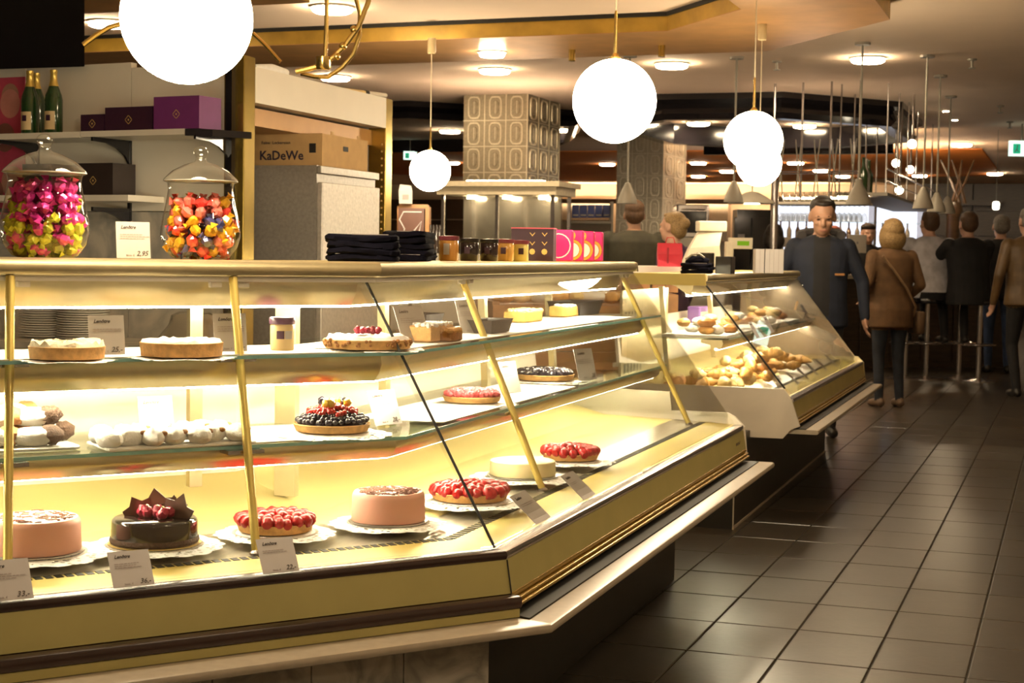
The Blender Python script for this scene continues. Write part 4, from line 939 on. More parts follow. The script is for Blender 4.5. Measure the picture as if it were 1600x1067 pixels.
# ------------------------------------------------------------------ brass framed niche with the cold cabinet
NP = at_d(383, 390, 7.0); NX = NP.x
def nb(px): return at_x(px, 300, NX).y
NI = thing('brass_niche', 'brass framed opening with a white header behind the counter', 'alcove', (NX, NP.y, 0))
ya, yb_ = nb(398), nb(602)
HT = at_x(398, 104, NX).z; HB = at_x(398, 160, NX).z
for y0, y1, zt in ((ya - .10, ya, HT + .04), (yb_, yb_ + .085, HT + .0)):
    MB().rbox((NX - .05, (y0 + y1) / 2, zt / 2), (.10, y1 - y0, zt), .004).build('brass_post', M['brass'], NI)
MB().box((NX - .30, (ya + yb_) / 2, (HT + HB) / 2), (.6, yb_ - ya, HT - HB)).build('white_header', M['white'], NI)
MB().box((NX - .33, (ya + yb_) / 2, HB - .05), (.5, yb_ - ya, .08)).build('gold_soffit', M['soffit'], NI)
MB().box((NX - .95, (ya + yb_) / 2 + .12, HT / 2), (.04, yb_ - ya + .0, HT)).build('rear_panel', M['darkwood'], NI)
MB().box((NX - .5, yb_ + .02, HT / 2), (.9, .03, HT)).build('side_panel', M['white'], NI)
b = MB()
for k in range(26): b.ell((NX - .02, yb_ - .006, .95 + k * .037), .006, 6, 4)
stuff(b.build('light_beads', M['goldink'], NI))
# cold cabinet: corner edge at pixel 495
K = at_d(495, 258, 7.55); KR = at_x(586, 300, K.x); KZ = K.z
t = thing('cold_cabinet', 'tall hammered grey steel cabinet inside the brass niche', 'cabinet', (K.x, K.y, 0))
KD = KR.y - K.y
MB().box((K.x - .3, K.y + KD / 2, KZ / 2), (.6, KD, KZ)).build('cabinet_body', M['fridge'], t)
MB().rbox((K.x + .015, K.y + KD / 2, KZ / 2 - .03), (.03, KD - .01, KZ - .10), .006).build('cabinet_door', mat('light_hammered_steel', (.55, .50, .44), .4, .5, .12, 60, bump=.3, bscale=45), t)
MB().rbox((K.x + .012, K.y + KD / 2, KZ - .02), (.024, KD, .035), .004).build('top_trim', M['fridge'], t)
# carton
q0, q1 = at_x(503, 258, K.x - .01), at_x(574, 262, K.x - .01); BZ = KZ + .001; CHt = .155
t = thing('carton_box', 'brown cardboard carton with dark lettering on the steel cabinet', 'box', (K.x, K.y, BZ)); CL = q1.y - q0.y
MB().box((K.x - .26, q0.y + CL / 2, BZ + CHt / 2), (.50, CL, CHt)).build('carton_body', M['carton'], t)
for yy in (q0.y + CL * .22, q0.y + CL * .80): MB().rbox((K.x - .012, yy, BZ + CHt + .008), (.004, .035, .018), .0015).build('carton_tab', M['carton'], t)
MB().rbox((K.x - .009, q0.y + CL * .5, BZ + CHt * .62), (.004, .055, .024), .0018).build('hand_hole', M['black'], t)
MB().rbox((K.x - .06, q0.y - .001, BZ + CHt * .55), (.035, .004, .045), .0018).build('side_cutout', M['black'], t)
for txt, sz, u, v in (('KaDeWe', .062, -.345, .030), ('Feine  Leckereien', .022, -.335, .105)):
    me = text_mesh(txt, sz, mat('dark_blue_ink', (.03, .02, .04), .7), 0, .0012 if sz > .05 else 0)
    o = bpy.data.objects.new('lettering', me); COL.objects.link(o); o.parent = t; o.location = (u + .0, q0.y - .002 - K.y, v); o.rotation_euler = (pi / 2, 0, 0)
# things lying on the header
p = at_x(425, 100, NX - .08); tag(MB().tube([(p.x - .02, p.y - .13, HT + .022), (p.x, p.y, HT + .026), (p.x + .01, p.y + .12, HT + .022)], [.012, .024, .018], 12).build('rolled_cloth', M['sugar'], smooth=True), 'rolled white cloth lying on the niche header', 'cloth')
p = at_x(570, 128, NX - .05); t = thing('brush', 'wooden handled brush sticking out over the niche header', 'brush', (p.x, p.y, HT))
MB().tube([(p.x - .05, p.y - .24, HT + .01), (p.x, p.y, HT + .014)], .010, 8).build('wooden_handle', M['breadlight'], t, smooth=True)
MB().tube([(p.x, p.y, HT + .014), (p.x + .006, p.y + .03, HT + .014)], .0125, 8).build('dark_ferrule', M['black'], t, smooth=True)
MB().tube([(p.x + .006, p.y + .03, HT + .014), (p.x + .04, p.y + .18, HT + .016)], .011, 8).build('white_grip', M['white'], t, smooth=True)

# ------------------------------------------------------------------ patterned columns
def emboss_mesh(w, h):
    b = MB(); n = 18
    def oval(a, c, z): return [(a * (1 if abs(cos(x)) > 0 else 0) * cos(x), -z, c * sin(x) + (0)) for x in [2 * pi * i / n for i in range(n)]]
    sq = lambda a, c, z: [(max(-a, min(a, 1.25 * a * cos(2 * pi * i / n))), -z, max(-c, min(c, 1.12 * c * sin(2 * pi * i / n)))) for i in range(n)]
    b.loft([sq(w * .30, h * .44, 0), sq(w * .29, h * .43, .012), sq(w * .24, h * .38, .012), sq(w * .23, h * .37, .002), sq(w * .14, h * .26, .002), sq(w * .12, h * .24, .010)], True, False)
    b.m = [1 if (i // n) in (0, 1, 2) else 0 for i in range(len(b.f))]
    b.add(sq(w * .12, h * .24, .010), [tuple(range(n))])
    b.box((0, -.004, -h * .5), (w, .008, h * .04), 0, 1); b.box((w * .5, -.004, 0), (w * .05, .008, h), 0, 1); b.box((0, -.006, 0), (w * .03, .010, h * .5), 0, 1)
    return b
def column(px_l, px_c, px_r, y_top, d, label, z0=0.0, rows=8, cols=(3, 3), tone='column'):
    P = at_d(px_c, y_top, d); xl = at_y(px_l, 300, P.y).x; yr = at_x(px_r, 300, P.x).y; Wl, Wr = P.x - xl, yr - P.y
    t = thing('patterned_column', label, 'column', (P.x, P.y, z0)); t['kind'] = 'structure'
    MB().box((P.x - Wl / 2, P.y + Wr / 2, (z0 + CEIL) / 2), (Wl, Wr, CEIL - z0)).build('column_core', M[tone], t)
    ph = (CEIL - z0) / rows
    for side, (Wd, nc) in enumerate(((Wl, cols[0]), (Wr, cols[1]))):
        me = emboss_mesh(Wd / nc, ph).mesh('embossed_panel', [M[tone], M['relief' if tone == 'column' else 'palerelief']])
        for i in range(nc):
            for j in range(rows):
                z = z0 + (j + .5) * ph - z0
                if side == 0: inst('embossed_panel', me, t, (-Wl + (i + .5) * Wd / nc, 0, z))
                else: inst('embossed_panel', me, t, (0, (i + .5) * Wd / nc, z), (0, 0, pi / 2))
    return P, Wl, Wr
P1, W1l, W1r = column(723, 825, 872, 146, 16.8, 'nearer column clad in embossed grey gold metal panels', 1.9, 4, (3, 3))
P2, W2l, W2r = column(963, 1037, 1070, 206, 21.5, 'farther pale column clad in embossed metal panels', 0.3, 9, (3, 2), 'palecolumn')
# glass kiosk round the nearer column
KP = at_d(864, 290, 15.4); kxl = at_y(693, 290, KP.y).x; kyr = at_x(890, 290, KP.x).y; kz1 = KP.z + .02; kz0 = kz1 - .11
KI = thing('glass_kiosk', 'glass vitrine with a cream cornice built round the nearer column', 'display case', (KP.x, KP.y, 0))
def kbox(z0, z1, g=0.0): return MB().box(((kxl + KP.x) / 2, (KP.y + kyr) / 2, (z0 + z1) / 2), (KP.x - kxl + g, kyr - KP.y + g, z1 - z0))
kbox(kz0, kz1, .10).build('cornice', mat('cream_cornice', (.70, .60, .42), .5), KI); kbox(kz1 - .03, kz1 + .02, .18).build('cornice_lip', MATS['cream_cornice'], KI)
kbox(0, .95).build('base_cabinet', M['grey'], KI)
for x, y in ((kxl, KP.y), (KP.x, KP.y), (KP.x, kyr), ((kxl + KP.x) / 2, KP.y)): MB().box((x, y, (.95 + kz0) / 2), (.03, .03, kz0 - .95)).build('steel_post', M['chrome'], KI)
for x0, x1 in ((kxl, (kxl + KP.x) / 2), ((kxl + KP.x) / 2, KP.x)): MB().box(((x0 + x1) / 2, KP.y, (.95 + kz0) / 2), (x1 - x0 - .03, .006, kz0 - .95)).build('front_pane', M['pane'], KI)
MB().box((KP.x, (KP.y + kyr) / 2, (.95 + kz0) / 2), (.006, kyr - KP.y - .03, kz0 - .95)).build('side_pane', M['pane'], KI)
kbox(1.18, 1.19, -.1).build('glass_shelf', M['shelfglass'], KI)
MB().box(((kxl + KP.x) / 2, kyr - .1, (.95 + kz0) / 2), (KP.x - kxl - .1, .02, kz0 - .95)).build('mirror_back', mat('mirror_panel', (.75, .70, .60), .15, .8, .05), KI)
b = MB(); 
for k in range(3): b.lathe([(.05, 0), (.05, .02)], 14, (kxl + (k + .5) * (KP.x - kxl) / 3, KP.y + .3, kz0 - .03))
b.build('case_lights', MATS['pendant_bulb'], KI)
kbox(kz1 + .03, kz1 + .04, -.35).build('added_uplight_panel', mat_emit('added_kiosk_light', (1.0, .76, .52), 42), KI)  # glowing panel added on the kiosk to brighten column and ceiling
VS = MB().lathe([(.035, 0), (.045, .05), (.03, .12), (.015, .16), (.015, .22), (.02, .225)], 14).mesh('decanter', mat_glass('clear_glass', (.92, .92, .9), 1.6, .02, .08), True)
for k in range(7): tag(inst('decanter', VS, None, (kxl + .15 + k * (KP.x - kxl - .3) / 6, KP.y + .25, 1.19)), '%s clear glass decanter from the left inside the glass kiosk' % ('first', 'second', 'third', 'fourth', 'fifth', 'sixth', 'seventh')[k], 'decanter', 'decanters in the glass kiosk')

# ------------------------------------------------------------------ black octagonal canopies under the ceiling
def canopy(outer, label, zb=2.74, th=.26):
    n = len(outer); c = Vector((sum(p[0] for p in outer) / n, sum(p[1] for p in outer) / n)); t = struct(thing('trim_2', label, 'canopy', (c.x, c.y, zb)))
    prof = [(0, CEIL - .001), (.0, CEIL - .06), (.10, CEIL - .10), (.06, zb + .06), (.12, zb), (th, zb), (th, CEIL - .001)]
    def off(k, o):
        a, b_, c_ = Vector(outer[k - 1]), Vector(outer[k]), Vector(outer[(k + 1) % n]); d1 = (b_ - a).normalized(); d2 = (c_ - b_).normalized()
        n1_, n2_ = Vector((-d1.y, d1.x)), Vector((-d2.y, d2.x)); m_ = (n1_ + n2_).normalized(); return b_ + m_ * (o / m_.dot(n1_))
    for k in range(n):
        rg = [[(*off(i, o), z) for o, z in prof] for i in (k, (k + 1) % n)]
        MB().loft(rg).build('canopy_side', M['blackgloss'], t)
    return t
pn = at_z(1225, 143, CEIL); pr_ = at_z(1412, 158, CEIL); pf = at_z(1390, 214, CEIL)
canopy([(-4.15, pn.y), (pn.x, pn.y), (-1.78, pn.y + 1.25), (-1.78, pn.y + 3.7), (-2.8, pn.y + 4.7), (-4.15, pn.y + 4.7), (-5.1, pn.y + 3.7), (-5.1, pn.y + 1.1)], 'large black octagonal canopy over the bar')
pn2 = at_z(640, 157, CEIL); pk = at_z(905, 200, CEIL)
canopy([(-13.5, pn2.y), (pn2.x, pn2.y), (pn2.x + 1.6, pn2.y + 1.5), (pk.x, pk.y), (pk.x - 1.0, pk.y + 2.0), (-13.5, pk.y + 2.0)], 'black canopy left of the nearer column', 2.82, .2)

ut = thing('added_canopy_uplight', 'added, unseen uplight trough behind the black canopy washing the orange ceiling', 'light strip', (-3.5, pn.y + 5.0, 2.70))  # glowing trough added out of sight to brighten the orange ceiling
MB().box((-3.5, pn.y + 5.0, 2.735), (2.4, .10, .01)).build('added_light_strip', mat_emit('added_canopy_glow', (1.0, .66, .36), 160), ut); MB().box((-3.5, pn.y + 4.93, 2.76), (2.5, .02, .12)).build('trough_side', M['blackgloss'], ut); MB().box((-3.5, pn.y + 5.0, 2.70), (2.5, .16, .02)).build('trough_floor', M['blackgloss'], ut)
for sx in (-1, 1): MB().tube([(-3.5 + sx * 1.1, pn.y + 4.93, 2.8), (-3.5 + sx * 1.1, pn.y + 4.93, CEIL)], .008, 6).build('hanger', M['grey'], ut)
# ------------------------------------------------------------------ goods in the bakery counter
def croissant_mesh(L, R, bend, m, seed):
    rd = random.Random(seed); pts = []; rad = []; n = 11
    for i in range(n):
        u = -1 + 2 * i / (n - 1); pts.append((L * u, bend * u * u, R * .9)); rad.append(R * (.22 + .85 * (1 - abs(u) ** 1.6)) * (1.10 if i % 2 else .90))
    return MB().tube(pts, rad, 9).mesh('croissant', M[m], True)
CRO = [croissant_mesh(.060, .024, .028, 'bread', 1), croissant_mesh(.055, .026, .010, 'breadlight', 2), croissant_mesh(.062, .022, .034, 'breaddark', 3), croissant_mesh(.056, .027, .0, 'bread', 4)]
rd = random.Random(11); zd = .63; tones = ('golden', 'pale', 'dark baked', 'plump golden')
for k in range(64):
    layer = 0 if k < 36 else (1 if k < 54 else 2); a = B0 + .10 + (rd.random() ** 1.1) * (2.5 - .35 * layer); o = rd.uniform(.24 + .06 * layer, .66 - .08 * layer)
    p = SP(2, a, o, zd + layer * .036 + .02 * (o - .2)); kk = rd.randrange(4)
    tag(inst('croissant', CRO[kk], None, tuple(p), (rd.uniform(-.25, .25), rd.uniform(-.25, .25), rd.uniform(0, 6.28)), (rd.uniform(1.0, 1.25),) * 3), '%s croissant in the heap on the bakery counter floor' % tones[kk], 'croissant', '%s croissants in the heap' % tones[kk])
ROLL_ = [bumpy(.035, 12, 8, .06, s_, (1.25, .95, .62)).mesh('sweet_roll', M[m], True) for s_, m in ((1, 'bread'), (2, 'breadlight'), (3, 'breaddark'), (4, 'sugar'))]
zs2 = Z_S2 + .045; tn = ('golden', 'pale', 'brown', 'sugared')
tr_ = sweep(rect(.32, .66, zs2, zs2 + .012), 2, B0 + .05, B0 + .8).build('pastry_tray', M['sugar']); tag(tr_, 'white paper lined tray of rolls at the near end of the bakery shelf', 'tray')
tr_ = sweep(rect(.34, .70, zs2, zs2 + .012), 2, B0 + 1.05, B0 + 2.7).build('pastry_tray', M['sugar']); tag(tr_, 'long white paper tray of rolls farther along the bakery shelf', 'tray')
for k in range(44):
    near = k < 14; a = B0 + (rd.uniform(.10, .75) if near else rd.uniform(1.1, 2.65)); layer = 0 if (k % 14) < 9 else 1; kk = rd.randrange(4)
    p = SP(2, a, rd.uniform(.36, .62), zs2 + .034 + layer * .038)
    tag(inst('sweet_roll', ROLL_[kk], None, tuple(p), (0, 0, rd.uniform(0, 6)), (rd.uniform(.95, 1.2),) * 3), '%s sweet roll on the %s tray of the bakery shelf' % (tn[kk], 'near' if near else 'long'), 'roll', '%s rolls on the %s bakery tray' % (tn[kk], 'near' if near else 'long'))
for k in range(5):
    a = B0 + .42 + k * .30
    price_card(*[(1248, 600), (1264, 593), (1279, 586), (1293, 579), (1308, 572)][k], .615, 10, 26, 2, '', ('first', 'second', 'third', 'fourth', 'fifth')[k] + ' of five narrow price cards along the bakery glass', 48, (2, 2), 0, False)
for k, (px, py) in enumerate([(1185, 528), (1208, 520), (1265, 500)]): price_card(px, py, zs2 + .002, 12, 28, 2, '', ('first', 'second', 'third')[k] + ' price card before the rolls on the bakery shelf', 30, (2, 2), 0, False)
p = SP(2, B0 + 1.6, .80, zs2 + .012)
t = thing('purple_pack', 'shrink wrapped purple pack behind the bakery rolls', 'pack', tuple(p)); MB().rbox((0, 0, .05), (.08, .22, .10), .01).build('pack_body', mat('violet_wrap', (.30, .16, .55), .25), t, False); MB().box((.041, 0, .055), (.002, .2, .025)).build('pack_band', M['paper'], t, False)
# ------------------------------------------------------------------ things on the bakery counter top
def top3(px, o=.58): r = ray(px, 425); q = SP(2, B0 + 1, o, 0); return CC + r * ((q - CC).dot(N2) / r.dot(N2))
def t3(a, o): p = SP(2, B0 + a, o, Z2); return p
p = at_y(1083, 430, 8.12); p.z = Z2; bag_stack(p.x, p.y + .1, Z2, 3, .16, .16, .1, 'pile on the bakery counter', 9)
t = thing('knotted_bag', 'black bag with loose grey handles on the bakery counter pile', 'bag', (p.x, p.y + .1, Z2 + .042)); bumpy(.06, 14, 8, .14, 4, (1.1, .9, .42)).build('bag_body', M['navy'], t, False, True, loc=(0, 0, .024))
MB().tube([(-.05, -.05, .03), (-.02, -.055, .055), (.02, -.05, .06), (.045, -.04, .04)], .005, 6).build('handle', M['grey'], t, False, True)
q = at_y(1129, 430, 8.12); tag(MB().rbox((q.x, q.y + .06, Z2 + .045), (.085, .10, .09), .004).build('black_box', M['blackgloss']), 'glossy black box beside the bag pile on the bakery counter', 'box')
for k, px in enumerate((1185, 1200, 1214)):
    q = at_y(px, 420, 9.0 + .02 * k); t = thing('white_carton', ('left', 'middle', 'right')[k] + ' of three upright white cartons on the bakery counter', 'box', (q.x, q.y, Z2), YAW, 'upright white cartons')
    MB().rbox((0, 0, .068), (.05 if k < 2 else .058, .10, .136), .003).build('carton', M['paper'], t, False)
    MB().box((0, -.0505, .068), (.002, .001, .13)).build('carton_seam', M['inkfaint'], t, False)
# cash register and customer display
q = at_d(1098, 410, 10.9); t = thing('cash_register', 'cream cash register terminal behind the bakery counter', 'register', (q.x, q.y, 1.15), YAW)
MB().loft([[(x, y, z) for x, y, z in ring] for ring in ([(-.18, -.14, .0), (.12, -.14, .0), (.12, .14, 0), (-.18, .14, 0)], [(-.10, -.10, .22), (.10, -.10, .24), (.10, .06, .24), (-.10, .06, .22)], [(-.04, -.06, .33), (.12, -.06, .33), (.12, .03, .33), (-.04, .03, .33)])]).build('register_body', mat('cream_plastic', (.72, .66, .52), .45), t, False)
MB().rbox((.05, -.02, .37), (.20, .10, .07), .01, .1).build('printer_cap', MATS['cream_plastic'], t, False); MB().rbox((.0, -.15, .13), (.12, .02, .12), .008).build('screen', M['blackgloss'], t, False)
q = at_d(1146, 410, 10.0); t = thing('customer_display', 'cream customer display with a green screen', 'display', (q.x, q.y, 1.15), YAW)
MB().rbox((-.03, 0, .13), (.05, .06, .26), .006).build('stand', MATS['cream_plastic'], t, False); MB().rbox((.04, 0, .25), (.15, .05, .07), .006).build('head', MATS['cream_plastic'], t, False)
MB().box((.055, -.0265, .25), (.075, .002, .028)).build('green_screen', mat_emit('green_screen', (.25, .45, .02), .8), t, False)
# ------------------------------------------------------------------ service side furniture between the counters
q0 = at_d(770, 470, 8.7); q1 = at_d(1012, 470, 8.9); L = (q1 - q0).length; mid = (q0 + q1) / 2; ang = atan2(q1.y - q0.y, q1.x - q0.x)
t = thing('bread_bench', 'wooden slatted bread bench seen through the counter glass', 'bench', (mid.x, mid.y, 0), ang); ZBn = 1.05
for k in range(6): MB().box((0, 0, ZBn - .06 - k * .085), (L, .02, .078)).build('front_board', M['wood'], t, False)
MB().box((0, .24, ZBn - .03), (L, .46, .02)).build('bench_top', M['wood'], t, False)
for s_ in (-1, 1): MB().box((s_ * (L / 2 - .02), .24, ZBn / 2), (.04, .46, ZBn)).build('bench_side', M['wood'], t, False)
BR = [bumpy(.05, 12, 8, .06, s_, (1.5, .9, .7)).mesh('bread_roll', M[m], True) for s_, m in ((5, 'bread'), (6, 'breadlight'), (7, 'sugar'))]
ca, sa = cos(ang), sin(ang)
for k in range(16):
    u, v = -L / 2 + .08 + (k % 8) * (L - .16) / 7, .09 + .13 * (k // 8); 
    tag(inst('bread_roll', BR[k % 3], None, (mid.x + u * ca - v * sa, mid.y + u * sa + v * ca, ZBn + .025), (0, 0, k * 1.3)), '%s bread roll on the wooden bench behind the glass' % ('golden', 'pale', 'floury')[k % 3], 'bread', '%s rolls on the wooden bench' % ('golden', 'pale', 'floury')[k % 3])
q0 = at_d(930, 418, 10.4); q1 = at_d(1062, 418, 10.4); L = (q1 - q0).length; mid = (q0 + q1) / 2
t = thing('back_counter', 'back counter with a white top and wooden drawers', 'counter', (mid.x, mid.y, 0), YAW)
MB().box((0, .3, 1.22), (L, .62, .05)).build('white_top', M['white'], t, False)
for k in range(3): dr_ = MB().rbox((-L / 2 + (k + .5) * L / 3, .02, 1.13), (L / 3 - .012, .03, .11), .004).build('drawer', M['wood'], t, False); MB().ell((-L / 2 + (k + .5) * L / 3, -.004, 1.13), .008, 8, 6).build('knob', M['black'], dr_, False)
MB().box((0, .32, .53), (L, .55, 1.06)).build('carcass', M['wood'], t, False)
q = at_x(1063, 475, SP(2, B0 - .1, .95, 0).x); t = thing('perforated_panel', 'cream perforated steel panel at the near end of the bakery counter', 'panel', tuple(SP(2, B0 + .55, .87, .66)))
MB().box(tuple(SP(2, B0 + .55, .87, .93)), (.012, 1.0, .40)).build('panel_sheet', M['gold'], t)
b = MB()
for r_ in range(2):
    for k in range(14): b.box(tuple(SP(2, B0 + .12 + k * .065, .862, .99 + r_ * .09)), (.006, .026, .05))
stuff(b.build('slots', M['black'], t))

# ------------------------------------------------------------------ bar and far background
# far cabinets below the white wall strip
FY = 36.4
def far(px, py, y=FY): return at_y(px, py, y)
CABS = [(560, 700, 'far dark cabinet behind the smallest globe'), (702, 880, 'far dark cabinet hidden behind the kiosk'), (882, 960, 'far grey cabinet holding blue boxes'), (1072, 1140, 'far steel fronted cabinet right of the pale column'),
        (1210, 1330, 'far cabinet behind the glass rack'), (1332, 1438, 'far cabinet behind the bottle shelf'), (1440, 1520, 'far dark wooden cabinet at right'), (1522, 1640, 'far dark wooden cabinet at the right edge')]
for x0, x1, lab in CABS:
    a, c = far(x0, 315), far(x1, 315); zt = far((x0 + x1) / 2, 312 if x0 < 1400 else 288).z; t = thing('far_cabinet', lab, 'cabinet', ((a.x + c.x) / 2, FY, 0)); Wd = c.x - a.x
    m = M['darkwood'] if x0 > 1400 or x0 < 800 else M['grey']
    MB().box(((a.x + c.x) / 2, FY, zt / 2), (Wd, .35, zt)).build('carcass', m, t)
    for k in range(3): MB().box(((a.x + c.x) / 2, FY - .22, zt * (.45 + .18 * k)), (Wd - .06, .10, .03)).build('shelf', M['chrome' if x0 < 1400 else 'darkwood'], t)
    for s_ in (-1, 1): MB().box(((a.x + c.x) / 2 + s_ * Wd / 4, FY - .19, zt * .2), (Wd / 2 - .04, .03, zt * .36)).build('door', m, t)
up = thing('added_cove_light', 'added, unseen uplight strip along the far cabinet tops below the orange ceiling', 'light strip', (-6, FY - .6, 2.55))  # emissive strip added to lift the far orange ceiling
MB().box((-9, FY - .55, 2.56), (8, .04, .02)).build('added_light_strip', mat_emit('added_cove_glow', (1.0, .66, .36), 200), up); MB().box((-7, FY - .60, 2.58), (11, .02, .09)).build('strip_lip', M['darkwood'], up); MB().box((-7, FY - .55, 2.53), (11, .12, .02)).build('strip_floor', M['darkwood'], up)
bl = mat('blue_pack', (.02, .05, .30), .4)
for k in range(5):
    q = at_d(899 + 12 * k, 340, 20.5); t = thing('blue_box', ('first', 'second', 'third', 'fourth', 'fifth')[k] + ' blue box in the row left of the pale column', 'box', (q.x, q.y, q.z), YAW, 'blue boxes in a row')
    MB().rbox((0, 0, .08), (.092, .12, .16), .006).build('box_body', bl, t, False); MB().box((0, -.0605, .03), (.07, .001, .02)).build('print_band', M['paper'], t, False)
q0, q1 = at_d(890, 343, 20.4), at_d(956, 343, 20.4); t = thing('wall_rack', 'grey rack carrying the row of blue boxes', 'shelf', ((q0.x + q1.x) / 2, (q0.y + q1.y) / 2, 0), YAW); L = (q1 - q0).length
for z in (q0.z - .03, q0.z - .25, .6): MB().box((0, .1, z), (L, .3, .03)).build('rack_board', M['grey'], t, False)
for s_ in (-1, 1): MB().box((s_ * L / 2, .1, 1.0), (.03, .3, 2.0)).build('rack_side', M['grey'], t, False)
# shelf unit left of the kiosk
q0, q1 = at_d(624, 322, 12.5), at_d(668, 322, 12.5); L = (q1 - q0).length; t = thing('wooden_shelf_unit', 'wooden shelf unit left of the glass kiosk', 'shelf', ((q0.x + q1.x) / 2, (q0.y + q1.y) / 2, 0), YAW)
for z in (q0.z, 1.28, .9): MB().box((0, .12, z), (L, .3, .03)).build('shelf_board', M['wood'], t, False)
for s_ in (-1, 1): MB().box((s_ * L / 2, .12, q0.z / 2), (.03, .3, q0.z)).build('side', M['wood'], t, False)
MB().box((0, .26, q0.z / 2), (L, .02, q0.z)).build('back', M['darkwood'], t, False)
q = at_d(634, 318, 12.4); t = thing('paper_bag', 'white paper bag standing on the wooden shelf unit', 'bag', (q.x, q.y, q0.z + .016), YAW); MB().loft([[(-.05, -.03, 0), (.05, -.03, 0), (.05, .03, 0), (-.05, .03, 0)], [(-.055, -.03, .10), (.05, -.02, .10), (.05, .03, .10), (-.055, .03, .10)], [(-.045, -.01, .15), (.04, -.006, .14), (.04, .008, .14), (-.045, .01, .15)]]).build('bag_body', M['paper'], t, False); MB().box((0, -.031, .05), (.05, .001, .04)).build('print', M['inkfaint'], t, False)
q = at_d(642, 378, 12.3); t = thing('leaf_sign', 'brown sign with a white leaf outline left of the kiosk', 'sign', (q.x, q.y, q.z - .02), YAW)
MB().box((0, .02, .0 - (q.z - .02) / 2), (.03, .02, q.z - .02)).build('post', M['darkwood'], t, False); MB().box((0, 0, .14), (.20, .012, .28)).build('board', mat('brown_board', (.10, .04, .025), .5), t, False)
b = MB(); b.tube([(-.07, -.008, .02), (-.05, -.008, .12), (-.09, -.008, .19), (-.06, -.008, .25), (.08, -.008, .25)], .006, 5); b.tube([(-.02, -.008, .02), (.02, -.008, .10), (.08, -.008, .18), (.06, -.008, .08), (.03, -.008, .03)], .006, 5); b.build('leaf_outline', M['paper'], t, False)
for k in range(4):
    q = at_d(672 + 5 * k, 372, 12.6); tag(MB().lathe([(.03, 0), (.032, .10), (.012, .15), (.012, .22), (.015, .222)], 12, (q.x, q.y, 1.31)).build('bottle', mat('dark_bottle', (.03, .02, .015), .15, 0, .1, coat=.5), None, smooth=True), ('first', 'second', 'third', 'fourth')[k] + ' dark bottle in the gap between shelf unit and kiosk', 'bottle', 'dark bottles left of the kiosk')
q0 = at_d(692, 400, 12.6); tag(MB().rbox((q0.x - .05, q0.y, .65), (.7, .4, 1.31), .01, YAW).build('side_counter', M['grey']), 'grey side counter under the dark bottles', 'counter')
# exit signs
def exit_sign(px, py, d, Wd, lab):
    q = at_d(px, py, d); t = thing('exit_sign', lab, 'sign', tuple(q), YAW)
    sb_ = MB().box((0, 0, 0), (Wd, .06, Wd * .62)).build('sign_box', mat_emit('exit_white', (.75, .95, .80), 1.6), t, False)
    b = MB(); b.box((-Wd * .22, -.032, -Wd * .02), (Wd * .3, .004, Wd * .40)); b.build('green_field', mat_emit('exit_green', (.02, .45, .22), 1.0), sb_, False)
    b = MB(); b.ell((-Wd * .2, -.036, Wd * .10), (Wd * .03, .004, Wd * .03), 8, 6); b.tube([(-Wd * .2, -.036, Wd * .06), (-Wd * .23, -.036, -Wd * .05), (-Wd * .30, -.036, -Wd * .15)], Wd * .02, 5); b.tube([(-Wd * .23, -.036, -Wd * .05), (-Wd * .15, -.036, -Wd * .14)], Wd * .018, 5); b.build('running_figure', M['paper'], sb_, False)
    MB().tube([(0, 0, Wd * .3), (0, 0, CEIL - q.z)], .01, 6).build('hanger', M['grey'], t, False)
exit_sign(1596, 232, 19.5, .30, 'green and white exit sign hanging at the right edge'); exit_sign(641, 243, 24, .20, 'small green exit sign left of the smallest globe')
# dark pillar and steel post by the bar
q = at_d(1172, 360, 19.5); t = struct(thing('trim_3', 'narrow black panelled pillar behind the cash register', 'pillar', (q.x, q.y, 0))); MB().box((q.x, q.y + .2, .95), (.46, .4, 1.9), YAW).build('pillar_core', M['blackgloss'], t)
for k in range(2): MB().rbox((q.x - .10 + .22 * k, q.y - .03, 1.0), (.18, .02, 1.6), .005, YAW).build('pillar_panel', M['blackgloss'], t)
q = at_d(1210, 330, 15.0); tag(MB().lathe([(.035, 0), (.035, 2.04), (.001, 2.05)], 14, (q.x, q.y, 0)).build('steel_post', M['chrome'], None, smooth=True), 'steel post rising beside the glass rack', 'post')
q = at_d(1158, 378, 19.46); t = thing('notice', 'small pinkish notice hung on the black pillar', 'notice', (q.x, q.y, q.z - .06), YAW); MB().rbox((0, 0, .07), (.08, .01, .17), .004).build('sheet', M['paper'], t, False); MB().box((0, -.006, .08), (.05, .001, .05)).build('print', mat('pink_ink', (.6, .2, .25), .6), t, False)
# steel oven / coffee machine
q = at_d(1082, 368, 16.5); t = thing('steel_oven', 'steel glass fronted oven right of the pale column', 'oven', (q.x, q.y, q.z - .02), YAW)
MB().rbox((0, .2, .17), (.34, .4, .34), .02).build('oven_body', M['chrome'], t, False); od_ = MB().rbox((0, -.005, .16), (.28, .02, .22), .008).build('oven_door', M['blackgloss'], t, False); MB().tube([(-.12, -.03, .29), (.12, -.03, .29)], .008, 6).build('door_handle', M['chrome'], od_, False); MB().box((0, .2, -(q.z - .02) / 2), (.4, .4, q.z - .02)).build('oven_stand', M['grey'], t, False)

